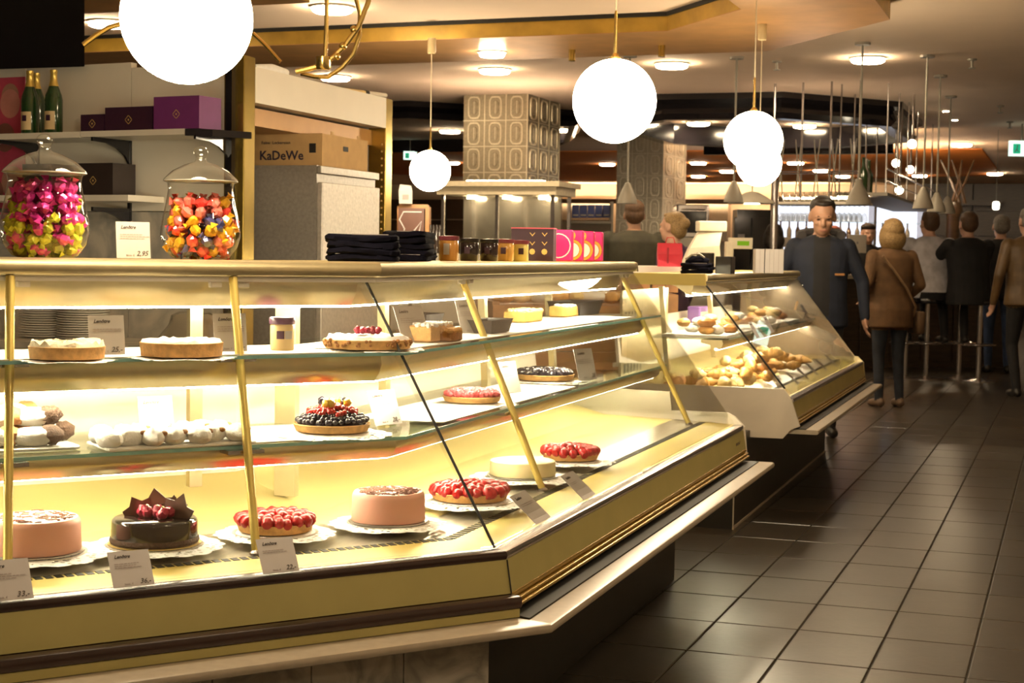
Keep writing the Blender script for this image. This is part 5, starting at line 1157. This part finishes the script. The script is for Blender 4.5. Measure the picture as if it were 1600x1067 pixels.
# bar counter, lit back bar
q0, q1 = at_d(1205, 420, 19.0), at_d(1445, 420, 19.4); L = (q1 - q0).length; ang = atan2(q1.y - q0.y, q1.x - q0.x); mid = (q0 + q1) / 2
BRc = thing('bar_counter', 'long bar counter with a pale top behind the standing customers', 'bar', (mid.x, mid.y, 0), ang)
MB().rbox((.6, .3, 1.10), (L + 1.4, .7, .05), .01).build('bar_top', M['ledge'], BRc, False); MB().box((.6, .35, .54), (L + 1.3, .5, 1.08)).build('bar_front', M['darkwood'], BRc, False)
for k in range(8): MB().rbox((.6 - (L + 1.3) / 2 + (k + .5) * (L + 1.3) / 8, .09, .55), ((L + 1.3) / 8 - .03, .02, .95), .004).build('front_panel', M['darkwood'], BRc, False)
q0, q1 = at_d(1212, 362, 23.0), at_d(1442, 362, 23.5); L2 = (q1 - q0).length; mid2 = (q0 + q1) / 2; zt = at_d(1300, 320, 23.2).z
BB = thing('back_bar', 'brightly lit back bar of glass shelves behind the customers', 'back bar', (mid2.x, mid2.y, 0), ang)
MB().box((0, .2, (zt + .9) / 2), (L2, .05, zt - .9)).build('lit_panel', mat_emit('lit_back_panel', (.85, .88, 1.0), E_BAR * .5), BB, False)
for z in (1.25, 1.55, 1.85):
    MB().box((0, .05, z), (L2, .22, .012)).build('glass_shelf', M['shelfglass'], BB, False)
MB().box((0, .1, .45), (L2, .4, .9)).build('base_cabinet', M['darkwood'], BB, False)
for s_ in (-1, -.33, .33, 1): MB().box((s_ * L2 / 2, .08, (zt + .9) / 2), (.04, .2, zt - .9)).build('upright', M['chrome'], BB, False)
bm_ = [mat('bar_bottle_%d' % k, c, .1, 0, .1, coat=.4) for k, c in enumerate([(.03, .06, .02), (.10, .05, .02), (.30, .28, .25), (.02, .02, .03), (.35, .12, .03)])]
BBo = [MB().lathe([(.036, 0), (.038, .16), (.014, .22), (.013, .29), (.016, .295), (.001, .297)], 10).mesh('bar_bottle', m, True) for m in bm_]
rd = random.Random(5); ca, sa = cos(ang), sin(ang); names = ('green', 'brown', 'clear', 'black', 'amber')
for z in (1.25, 1.55):
    for k in range(17):
        if rd.random() < .25: continue
        u = -L2 / 2 + .1 + k * (L2 - .2) / 16; kk = rd.randrange(5)
        tag(inst('bar_bottle', BBo[kk], None, (mid2.x + u * ca - .05 * sa, mid2.y + u * sa + .05 * ca, z + .007)), '%s glass bottle on the %s shelf of the lit back bar' % (names[kk], 'lower' if z < 1.4 else 'upper'), 'bottle', '%s bottles on the %s back bar shelf' % (names[kk], 'lower' if z < 1.4 else 'upper'))
MB().box((0, .12, zt + .05), (L2, .06, .02)).build('added_top_uplight', mat_emit('added_bar_light', (1.0, .70, .42), 170), BB, False); MB().box((0, .0, zt + .05), (L2 + .1, .02, .10)).build('added_uplight_lip', M['darkwood'], BB, False); MB().box((0, .12, zt + .01), (L2 + .1, .26, .02)).build('top_board', M['darkwood'], BB, False)  # emissive strip added above the back bar to light the orange ceiling
# glass rack hung from pipes
q0, q1 = at_d(1203, 318, 15.4), at_d(1342, 316, 15.0); Lr = (q1 - q0).length; angr = atan2(q1.y - q0.y, q1.x - q0.x); mr = (q0 + q1) / 2; zr = mr.z
GR = thing('glass_rack', 'white edged hanging rack of wine glasses above the bar', 'rack', (mr.x, mr.y, zr), angr)
MB().box((0, .25, 0), (Lr, .5, .022)).build('rack_shelf', M['white'], GR, False)
MB().box((0, .42, .06), (Lr * .95, .05, .015)).build('added_top_uplight', mat_emit('added_rack_light', (1.0, .76, .52), 60), GR, False); MB().box((0, .42, .03), (Lr * .97, .09, .03)).build('added_uplight_tray', M['grey'], GR, False)  # emissive bar added on the rack to lighten the ceiling over the bar
for zz in (.28, .30): MB().tube([(-Lr / 2, 0, zz), (Lr / 2, 0, zz)], .006, 6).build('rail', M['chrome'], GR, False)
for u in (-.48, -.16, .16, .48): MB().tube([(u * Lr, .02, 0), (u * Lr, .02, CEIL - zr - .01)], .010, 6).build('pipe', M['chrome'], GR, False)
for u in (-.46, -.26, -.05, .15, .36): MB().tube([(u * Lr - .03, .2, .02), (u * Lr + .03, .2, .62)], .006, 6).build('crossed_wire', M['grey'], GR, False); MB().tube([(u * Lr + .03, .2, .02), (u * Lr - .03, .2, .62)], .006, 6).build('crossed_wire', M['grey'], GR, False)
WG = MB().lathe([(.030, 0), (.030, -.003), (.004, -.008), (.004, -.07), (.020, -.085), (.032, -.12), (.030, -.16)], 12).mesh('wine_glass', MATS['clear_glass'], True)
ca, sa = cos(angr), sin(angr)
for r_ in range(2):
    for k in range(18):
        u, v = -Lr / 2 + .03 + k * (Lr - .06) / 17, .10 + .22 * r_
        tag(inst('wine_glass', WG, None, (mr.x + u * ca - v * sa, mr.y + u * sa + v * ca, zr - .014)), 'wine glass hanging upside down in the %s row of the bar rack' % ('front' if r_ == 0 else 'rear'), 'glass', 'hanging wine glasses, %s row' % ('front' if r_ == 0 else 'rear'))
for k in range(12):
    u = -Lr / 2 + .06 + k * (Lr - .12) / 11; tag(inst('tumbler', bpy.data.meshes['tumbler'] if 'tumbler' in bpy.data.meshes else MB().lathe([(.028, 0), (.034, .10), (.032, .10), (.026, .004)], 12).mesh('tumbler', MATS['clear_glass'], True), None, (mr.x + u * ca - .12 * sa, mr.y + u * sa + .12 * ca, zr + .012)), 'clear tumbler standing in the row on the bar rack', 'glass', 'tumblers on the bar rack')
# bottle gantry receding to the right
q0, q1 = at_d(1345, 303, 15.2), at_d(1428, 316, 20.0); Lg = (Vector((q1.x, q1.y)) - Vector((q0.x, q0.y))).length; angg = atan2(q1.y - q0.y, q1.x - q0.x); zg = q0.z
GA = thing('bottle_gantry', 'grey hanging bottle shelf on pipes receding above the bar', 'rack', (q0.x, q0.y, zg), angg)
MB().box((Lg / 2, 0, 0), (Lg, .5, .03)).build('gantry_shelf', M['grey'], GA, False)
for k in range(6):
    for s_ in (-1, 1): MB().tube([(Lg * (k + .1) / 5.3, s_ * .22, 0), (Lg * (k + .1) / 5.3, s_ * .22, CEIL - zg - .01)], .008, 6).build('pipe', M['chrome'], GA, False)
for zz in (.12, .24): MB().tube([(0, -.24, zz), (Lg, -.24, zz)], .008, 6).build('rail', M['chrome'], GA, False)
for k in range(3):
    u = .15 + .2 * k; tag(inst('bar_bottle', BBo[(0, 2, 0)[k]], None, (q0.x + u * cos(angg), q0.y + u * sin(angg), zg + .016), (0, 0, 0), (1.15, 1.15, 1.15)), ('nearest', 'middle', 'rear')[k] + ' bottle standing on the hanging bottle shelf', 'bottle', 'bottles on the hanging shelf')
for px, py, d, lab in [(1400, 255, 17.5, 'upper bare spotlight clipped to the bar pipes'), (1422, 265, 18.0, 'lower bare spotlight clipped to the bar pipes'), (1425, 225, 16.2, 'spotlight on the canopy corner'), (1405, 297, 17.0, 'small bare lamp low on the bar pipes')]:
    q = at_d(px, py, d); t = thing('clip_spotlight', lab, 'spotlight', tuple(q)); MB().ell((0, 0, 0), .045, 12, 8).build('bulb', mat_emit('spot_bulb', (1, .85, .6), 18), t, False); MB().tube([(0, .02, .03), (.0, .06, .10), (0, .06, CEIL - q.z)], .012, 8).build('arm', M['chrome'], t, False)
# laptop / menu stands on the bar
for px, py, d, wd, hh, lab in [(1339, 395, 19.3, .22, .22, 'white backed screen standing on the bar before the brown jacket'), (1221, 386, 19.2, .22, .12, 'small pale screen left of the man in navy')]:
    q = at_d(px, py, d); t = thing('screen', lab, 'screen', tuple(q), YAW); MB().rbox((0, 0, hh / 2), (wd, .02, hh), .006).build('screen_back', M['white'], t, False); MB().ell((0, -.011, hh * .55), (.014, .002, .016), 10, 6).build('mark', M['paper'], t, False); MB().box((0, .02, (1.125 - q.z) / 2), (.05, .05, q.z - 1.125)).build('stand', M['grey'], t, False)
q = at_d(1556, 328, 20.5); t = thing('table_lantern', 'small glowing white lantern above the right-hand customers', 'lamp', tuple(q)); MB().lathe([(.03, 0), (.045, .02), (.045, .09), (.03, .11)], 14).build('shade', mat_emit('lantern_glow', (1, .9, .7), 4), t, False, True); MB().tube([(0, 0, .11), (0, 0, CEIL - q.z)], .004, 6).build('cord', M['grey'], t, False)
t = thing('crossed_antlers', 'crossed dark branches decorating the far right shelf', 'decoration', tuple(at_d(1490, 318, 24)))
for x0, x1 in ((1470, 1500), (1487, 1508), (1522, 1490), (1503, 1488)): MB().tube([at_d(x0, 250, 24), at_d((x0 + x1) / 2 + 2, 285, 24), at_d(x1, 318, 24)], [.012, .022, .03], 6).build('branch', M['darkwood'], t, smooth=True)

q = at_d(1490, 318, 24); MB().lathe([(.12, 0), (.10, q.z - .2), (.14, q.z - .1), (.10, q.z + .02)], 14, (q.x, q.y, 0)).build('tall_vase', M['darkwood'], t, smooth=True)

# bar stools
ST = dict(seat=MB().lathe([(.15, .84), (.17, .85), (.175, .875), (.165, .90), (.10, .905), (.001, .905)], 24).mesh('seat', M['blackgloss'], True), pole=MB().lathe([(.028, .02), (.028, .84)], 12).mesh('pole', M['chrome'], True), ring=None, base=MB().lathe([(.20, 0), (.20, .012), (.06, .03), (.03, .04)], 24).mesh('base', M['chrome'], True))
rb = MB(); rb.tube([(.17 * cos(2 * pi * k / 20), .17 * sin(2 * pi * k / 20), .40) for k in range(21)], .012, 6)
for k in range(3): rb.tube([(0, 0, .40), (.17 * cos(k * 2.094), .17 * sin(k * 2.094), .40)], .008, 5)
ST['ring'] = rb.mesh('foot_ring', M['chrome'], True)
for px, d, lab in [(1416, 17.6, 'bar stool half hidden behind the brown jacket'), (1449, 17.6, 'bar stool under the man in the white shirt'), (1531, 17.4, 'bar stool with a chrome seat rim at right'), (1500, 17.8, 'bar stool under the man in black')]:
    q = at_d(px, 500, d); t = thing('bar_stool', lab, 'stool', (q.x, q.y, 0), 0, 'bar stools')
    for n_ in ('seat', 'pole', 'ring', 'base'): inst({'ring': 'foot_ring'}.get(n_, n_), ST[n_], t)

# ------------------------------------------------------------------ people
def cloth(n, c, rough=.8, coat=0): return mat(n, c, rough, 0, .25, 9, bump=.9, bscale=9, coat=coat)
def person(label, loc, rz, H, mats, J=None, arms=None, coat_len=.0, build_=1.0, hair='short', hands=True, face=False, voxel=.012, neck_tilt=0.0, torso_lean=0.0, seated=False, head=1.14):
    """one continuous body mesh (clothes included); faces local -Y at rz=0"""
    S = H / 1.75; MI = dict(skin=0, top=1, bottom=2, shoe=3, inner=4)
    caps = []                                    # (p0, r0, p1, r1, material)
    def cap(p0, r0, p1, r1, m): caps.append((Vector(p0), r0, Vector(p1), r1, MI[m]))
    Jd = {}
    hipz = .92; ln = torso_lean
    for s_ in (-1, 1):
        Jd['hip', s_] = Vector((s_ * .095, 0, hipz)); Jd['knee', s_] = Vector((s_ * .10, -.02, .49)); Jd['ankle', s_] = Vector((s_ * .105, .02, .09))
        Jd['sho', s_] = Vector((s_ * .172 * build_, -ln * .85, 1.412)); Jd['elb', s_] = Vector((s_ * .25 * build_, .03 - ln * .6, 1.14)); Jd['wri', s_] = Vector((s_ * .26 * build_, -.06 - ln * .4, .89))
    if seated:
        for s_ in (-1, 1): Jd['knee', s_] = Vector((s_ * .12, -.40, .90)); Jd['ankle', s_] = Vector((s_ * .11, -.32, .47))
    for k, v in (J or {}).items(): Jd[k] = Vector(v)
    for s_ in (-1, 1):
        cap(Jd['hip', s_], .088 * build_, Jd['knee', s_], .058, 'bottom'); cap(Jd['knee', s_], .058, Jd['ankle', s_], .043, 'bottom')
        an = Jd['ankle', s_]; cap(an + Vector((0, .03, -.045)), .042, an + Vector((s_ * .015, -.13, -.055)), .034, 'shoe'); cap(an + Vector((s_ * .008, -.06, -.05)), .040, an + Vector((s_ * .012, -.10, -.053)), .038, 'shoe')
        cap(Jd['sho', s_], .062 * build_, Jd['elb', s_], .050, 'top'); cap(Jd['elb', s_], .050, Jd['wri', s_], .038, 'top')
        if hands:
            w_, dr = Jd['wri', s_], (Jd['wri', s_] - Jd['elb', s_]).normalized(); sd = Vector((0, 1, 0)) if abs(dr.z) > .6 else Vector((1, 0, 0)); sd = (sd - dr * sd.dot(dr)).normalized(); nr = dr.cross(sd)
            cap(w_, .026, w_ + dr * .05, .028, 'skin')
            for sg in (-1, 1): cap(w_ + dr * .03 + sd * .014 * sg, .018, w_ + dr * .085 + sd * .020 * sg, .016, 'skin')
            for fi, (off, ln_) in enumerate(((-.030, .060), (-.010, .075), (.010, .070), (.030, .055))):
                a = w_ + dr * .085 + sd * off; c_ = a + dr * ln_ * .55 + nr * .008 * s_; e = c_ + dr * ln_ * .40 + nr * .022 * s_; cap(a, .0095, c_, .0088, 'skin'); cap(c_, .0088, e, .0078, 'skin')
            a = w_ + dr * .035 - sd * .030; c_ = a + dr * .030 - sd * .020; cap(a, .011, c_, .0105, 'skin'); cap(c_, .0105, c_ + dr * .028 + nr * .010 * s_, .009, 'skin')
    # torso rings: (z, half width, half depth, y, material)
    rings = [(hipz - .09, .150, .110, .01), (hipz, .172, .122, .015), (1.04, .158, .112, .005 - ln * .15), (1.16, .165, .115, -ln * .4), (1.30, .192, .125, -ln * .65), (1.40, .205, .112, -ln * .82), (1.455, .155, .090, -ln * .9), (1.50, .070, .066, -ln * .95)]
    if coat_len: rings = [(hipz - coat_len, .195, .150, .01)] + rings[1:]; rings[1] = (hipz, .192, .145, .01); rings[2] = (1.04, .180, .130, .0); rings[3] = (1.16, .180, .128, -ln * .4)
    rings = [(z, a * build_, b_ * build_, y) for z, a, b_, y in rings]
    HS = head; ny = -ln * .95; hc = Vector((0, ny - .025 - neck_tilt * .12, 1.635))
    cap((0, ny + .005, 1.47), .060, (0, ny - .012 - neck_tilt * .06, 1.57), .056, 'skin')
    b = MB()
    def addcap(p0, r0, p1, r1):
        d = p1 - p0; n_ = 5; pts = [p0 + d * i / (n_ - 1) for i in range(n_)]; b.tube(pts, [r0 + (r1 - r0) * i / (n_ - 1) for i in range(n_)], 10); b.ell(p0, r0, 10, 8); b.ell(p1, r1, 10, 8)
    for p0, r0, p1, r1, m_ in caps: addcap(p0, r0, p1, r1)
    b.loft([[(a * cos(2 * pi * i / 20), y + bb * sin(2 * pi * i / 20), z) for i in range(20)] for z, a, bb, y in rings])
    R = Matrix.Rotation(neck_tilt, 3, 'X'); heads = []
    def hd(off, r): r = tuple(HS * x for x in r); c_ = hc + R @ (Vector(off) * HS); b.ell(c_, r, 18, 14, 0, R); heads.append((c_, r))
    hd((0, .012, .028), (.076, .094, .092)); hd((0, -.030, -.045), (.058, .062, .072)); hd((0, -.062, -.078), (.030, .026, .026))
    hd((0, -.094, -.018), (.013, .022, .026)); hd((0, -.098, -.030), (.017, .014, .011)); hd((0, -.080, .020), (.055, .018, .014))
    for s_ in (-1, 1): hd((s_ * .077, .010, -.012), (.010, .020, .032)); hd((s_ * .036, -.066, -.022), (.022, .022, .018))
    if face: hd((0, -.088, -.057), (.022, .010, .006)); hd((0, -.086, -.068), (.020, .010, .007))
    me = b.mesh('person_raw', mats['skin'], False); ob = bpy.data.objects.new('person_raw', me); COL.objects.link(ob)
    md = ob.modifiers.new('r', 'REMESH'); md.mode = 'VOXEL'; md.voxel_size = voxel; md.use_smooth_shade = True
    ms = ob.modifiers.new('s', 'SMOOTH'); ms.factor = .5; ms.iterations = 3
    dg = bpy.context.evaluated_depsgraph_get(); nm = bpy.data.meshes.new_from_object(ob.evaluated_get(dg)); bpy.data.objects.remove(ob); bpy.data.meshes.remove(me)
    # materials by nearest primitive
    nf = len(nm.polygons); C_ = np.zeros(nf * 3); nm.polygons.foreach_get('center', C_); C_ = C_.reshape(-1, 3); best = np.full(nf, 1e9); mi = np.zeros(nf, int)
    for p0, r0, p1, r1, m_ in caps:
        a, d = np.array(p0), np.array(p1 - p0); tt = np.clip(((C_ - a) @ d) / max(1e-9, d @ d), 0, 1); ds = np.linalg.norm(C_ - a - tt[:, None] * d, axis=1) - (r0 + (r1 - r0) * tt); k = ds < best; best[k] = ds[k]; mi[k] = m_
    zs = np.array([r_[0] for r_ in rings]); aa = np.interp(C_[:, 2], zs, [r_[1] for r_ in rings]); bb = np.interp(C_[:, 2], zs, [r_[2] for r_ in rings]); yy = np.interp(C_[:, 2], zs, [r_[3] for r_ in rings])
    ds = (np.sqrt((C_[:, 0] / aa) ** 2 + ((C_[:, 1] - yy) / bb) ** 2) - 1) * np.minimum(aa, bb); ds = np.where((C_[:, 2] < zs[0] - .02) | (C_[:, 2] > zs[-1]), 1e9, ds); k = ds < best; best[k] = ds[k]; mi[k] = MI['top']
    if not coat_len: mi[(mi == MI['top']) & (C_[:, 2] < hipz - .0) & (np.abs(C_[:, 0]) < .19)] = MI['bottom']
    for c_, r_ in heads:
        ds = (np.linalg.norm((C_ - np.array(c_)) / np.array(r_), axis=1) - 1) * min(r_); k = ds < best; best[k] = ds[k]; mi[k] = 0
    if 'inner' in mats: mi[(mi == 1) & (np.abs(C_[:, 0]) < .062) & (C_[:, 1] < yy - .03) & (C_[:, 2] > .9)] = 4
    nm.materials.clear()
    for n_ in ('skin', 'top', 'bottom', 'shoe'): nm.materials.append(mats[n_])
    nm.materials.append(mats.get('inner', mats['top'])); nm.polygons.foreach_set('material_index', mi.astype(np.int32)); nm.polygons.foreach_set('use_smooth', [True] * nf); nm.update()
    t = thing('person', label, 'person', loc, rz); t.scale = (S, S, S)
    inst('body', nm, t)
    # hair
    hb = MB(); RR = R
    def he(off, r): hb.ell(hc + RR @ (Vector(off) * HS), tuple(HS * x for x in r), 16, 12, 0, RR)
    if hair != 'bald':
        he((0, .026, .050), (.0805, .092, .074)); he((0, .050, .005), (.079, .062, .078)); he((0, -.020, .092), (.055, .05, .022))
        if hair == 'bob': he((0, .045, -.050), (.104, .080, .105)); he((-.065, .0, -.035), (.038, .060, .095)); he((.065, .0, -.035), (.038, .060, .095)); he((0, .03, .02), (.094, .094, .080))
        if hair == 'bun': he((0, .11, .03), (.045, .045, .045)); he((0, .07, -.02), (.07, .05, .07))
        if hair == 'cap': he((0, .0, .075), (.085, .10, .045))
        ho = hb.mesh('hair', mats['hair'], True); o2 = bpy.data.objects.new('hair', ho); COL.objects.link(o2); md = o2.modifiers.new('r', 'REMESH'); md.mode = 'VOXEL'; md.voxel_size = .008; md.use_smooth_shade = True
        dg = bpy.context.evaluated_depsgraph_get(); hm = bpy.data.meshes.new_from_object(o2.evaluated_get(dg)); bpy.data.objects.remove(o2); hm.materials.clear(); hm.materials.append(mats['hair']); inst('hair', hm, t)
    if face:
        for s_ in (-1, 1):
            MB().ell(hc + R @ (HS * Vector((s_ * .030, -.082, .002))), (.013, .006, .0055), 10, 6).build('eye', mat('eye_dark', (.03, .018, .012), .2), t, False, True)
            MB().tube([hc + R @ (HS * Vector(v_)) for v_ in ((s_ * .014, -.090, .020), (s_ * .032, -.090, .025), (s_ * .048, -.078, .018))], .0042, 6).build('eyebrow', mats['hair'], t, False, True)
        MB().tube([hc + R @ (HS * Vector(v_)) for v_ in ((-.024, -.088, -.064), (0, -.097, -.062), (.024, -.088, -.064))], .0042, 6).build('lips', mat('lips', (.38, .14, .11), .5), t, False, True)
    return t, hc * S, S
def at_foot(px, d): q = at_d(px, 500, d); return (q.x, q.y, 0)
hair_b = mat('dark_hair', (.018, .012, .008), .6, 0, .3, 90); hair_br = mat('brown_hair', (.09, .045, .02), .6, 0, .3, 90); hair_bl = mat('blond_hair', (.30, .19, .075), .6, 0, .3, 90); hair_g = mat('grey_hair', (.22, .19, .16), .6, 0, .3, 90)
shoe = mat('dark_shoe', (.015, .012, .010), .4, 0, .1); jeans = cloth('blue_jeans', (.020, .024, .034)); blackc = cloth('black_cloth', (.010, .009, .010)); darkt = cloth('dark_trousers', (.025, .022, .022))
AWAY_RZ = pi + YAW
# man in navy jacket facing the camera
t, hc, S = person('man in a navy jacket facing us and looking down beside the bakery counter', at_foot(1280, 11.75), YAW - .12, 1.735, dict(skin=M['skin'], top=cloth('navy_jacket', (.010, .014, .028)), bottom=darkt, shoe=shoe, hair=hair_b, inner=blackc),
                  {('elb', 1): (.31, .02, 1.16), ('wri', 1): (.33, -.02, .90), ('elb', -1): (-.31, .03, 1.17), ('wri', -1): (-.28, -.12, .95)}, coat_len=.10, build_=1.10, hair='short', face=True, voxel=.009, neck_tilt=.30, head=1.2)
hd_ = MB(); hd_.tube([(.15 * cos(a), .03 + .10 * sin(a), 1.50 + .02 * sin(a)) for a in [radians(x) for x in range(-20, 201, 20)]], .036, 8); hd_.build('jacket_hood', mat('hood_grey', (.05, .045, .045), .8), t, False, True)
MB().rbox((.13, -.135, 1.21), (.07, .014, .016), .003).build('orange_tab', mat('orange_tab', (.35, .16, .04), .6), t, False)
# woman in brown jacket
t, hc, S = person('woman with a blond bob in a brown jacket, seen from behind', at_foot(1391, 14.2), AWAY_RZ + .25, 1.66, dict(skin=M['skinlight'], top=cloth('brown_jacket', (.115, .058, .022)), bottom=jeans, shoe=mat('tan_shoe', (.16, .10, .06), .6), hair=hair_bl),
                  {('elb', 1): (.27, .06, 1.16), ('wri', 1): (.22, -.14, 1.02), ('elb', -1): (-.28, .05, 1.15), ('wri', -1): (-.22, -.16, 1.0)}, coat_len=.17, build_=1.12, hair='bob')
MB().tube([(.16, .13, 1.42), (.05, .155, 1.28), (-.08, .155, 1.12), (-.19, .13, .95), (-.21, .06, .86)], .012, 6).build('bag_strap', mat('tan_strap', (.26, .16, .08), .6), t, False, True)
q = t.matrix_basis @ Vector((-.25, .03, .80)); tb = thing('shoulder_bag', 'small brown shoulder bag at the hip of the woman in brown', 'bag', (q.x, q.y, q.z - .10), t.rotation_euler.z); MB().rbox((0, 0, .10), (.07, .22, .20), .02).build('bag_body', cloth('bag_brown', (.10, .055, .025)), tb, False, 50); MB().rbox((-.037, 0, .14), (.008, .2, .11), .003).build('flap', MATS['bag_brown'], tb, False)
# seated men at the bar
sit = {('elb', 1): (.30, -.28, 1.22), ('wri', 1): (.20, -.46, 1.20), ('elb', -1): (-.30, -.28, 1.22), ('wri', -1): (-.20, -.46, 1.22)}
person('man in a white shirt seated at the bar, seen from behind', at_foot(1456, 17.6), AWAY_RZ + .25, 1.84, dict(skin=M['skinlight'], top=cloth('white_shirt', (.52, .50, .52)), bottom=blackc, shoe=shoe, hair=hair_br), sit, build_=1.32, seated=True, torso_lean=.10)
person('man in black clothes seated right of the white shirt', at_foot(1512, 17.4), AWAY_RZ + .15, 1.83, dict(skin=M['skinlight'], top=blackc, bottom=blackc, shoe=shoe, hair=hair_br), sit, build_=1.25, seated=True, torso_lean=.05, coat_len=.12)
person('balding man in a dark jacket and blue jeans, second from the right edge', at_foot(1560, 18.8), AWAY_RZ - .1, 1.84, dict(skin=M['skinlight'], top=cloth('dark_jacket', (.016, .013, .012)), bottom=cloth('mid_blue_jeans', (.05, .08, .17)), shoe=shoe, hair=hair_g), None, build_=1.15, coat_len=.08)
person('man in a brown leather jacket cut by the right edge of the picture', at_foot(1604, 15.4), AWAY_RZ + .1, 1.82, dict(skin=M['skinlight'], top=cloth('brown_leather', (.13, .075, .03), .45), bottom=blackc, shoe=shoe, hair=hair_g), {('elb', -1): (-.33, .06, 1.17), ('wri', -1): (-.30, -.10, .95), ('ankle', 1): (.12, .10, .10), ('knee', 1): (.11, -.06, .49)}, build_=1.15, coat_len=.06)
# people behind the counters
person('man with cropped hair in a dark olive jacket, seen from behind', at_foot(988, 14.6), AWAY_RZ, 1.80, dict(skin=M['skin'], top=cloth('olive_jacket', (.040, .036, .020)), bottom=darkt, shoe=shoe, hair=hair_br), {('elb', 1): (.32, -.02, 1.16), ('wri', 1): (.22, -.25, 1.05), ('elb', -1): (-.32, -.02, 1.16), ('wri', -1): (-.22, -.25, 1.05)}, build_=1.32, coat_len=.06)
person('blond woman in a purple top beside the olive jacket', at_foot(1051, 13.2), AWAY_RZ + .9, 1.66, dict(skin=M['skinlight'], top=cloth('purple_top', (.045, .015, .055)), bottom=darkt, shoe=shoe, hair=hair_bl), None, hair='bun')
person('dark haired person behind the white cartons', at_foot(1206, 17.0), AWAY_RZ, 1.66, dict(skin=M['skin'], top=blackc, bottom=darkt, shoe=shoe, hair=hair_b), None, hair='bob')
person('pink faced person behind the bar, left of the barman', at_foot(1300, 21.6), YAW, 1.74, dict(skin=mat('flushed_skin', (.50, .20, .18), .5), top=cloth('rose_shirt', (.40, .22, .22)), bottom=darkt, shoe=shoe, hair=mat('auburn_hair', (.25, .08, .06), .6)), None)
person('barman in a dark cap and vest behind the bar', at_foot(1352, 20.6), YAW, 1.76, dict(skin=M['skinlight'], top=blackc, bottom=darkt, shoe=shoe, hair=hair_b), None, hair='cap')
# red shopping bag on the back counter
q = at_d(1046, 412, 10.2); t = thing('shopping_bag', 'bright red shopping bag on the back counter before the blond woman', 'bag', (q.x, q.y, 1.246), YAW)
MB().loft([[(-.075, -.035, 0), (.075, -.035, 0), (.075, .035, 0), (-.075, .035, 0)], [(-.08, -.04, .08), (.08, -.035, .08), (.08, .04, .08), (-.08, .035, .08)], [(-.078, -.02, .15), (.076, -.018, .15), (.076, .02, .15), (-.078, .02, .15)]]).build('bag_body', mat('red_paper', (.70, .01, .04), .5), t, False)
MB().tube([(-.03, -.021, .15), (-.02, -.024, .185), (.02, -.024, .185), (.03, -.021, .15)], .003, 6).build('handle', MATS['red_paper'], t, False)
MB().box((-.015, -.041, .07), (.012, .002, .10)).build('fold', mat('dark_red', (.40, .005, .02), .6), t, False)
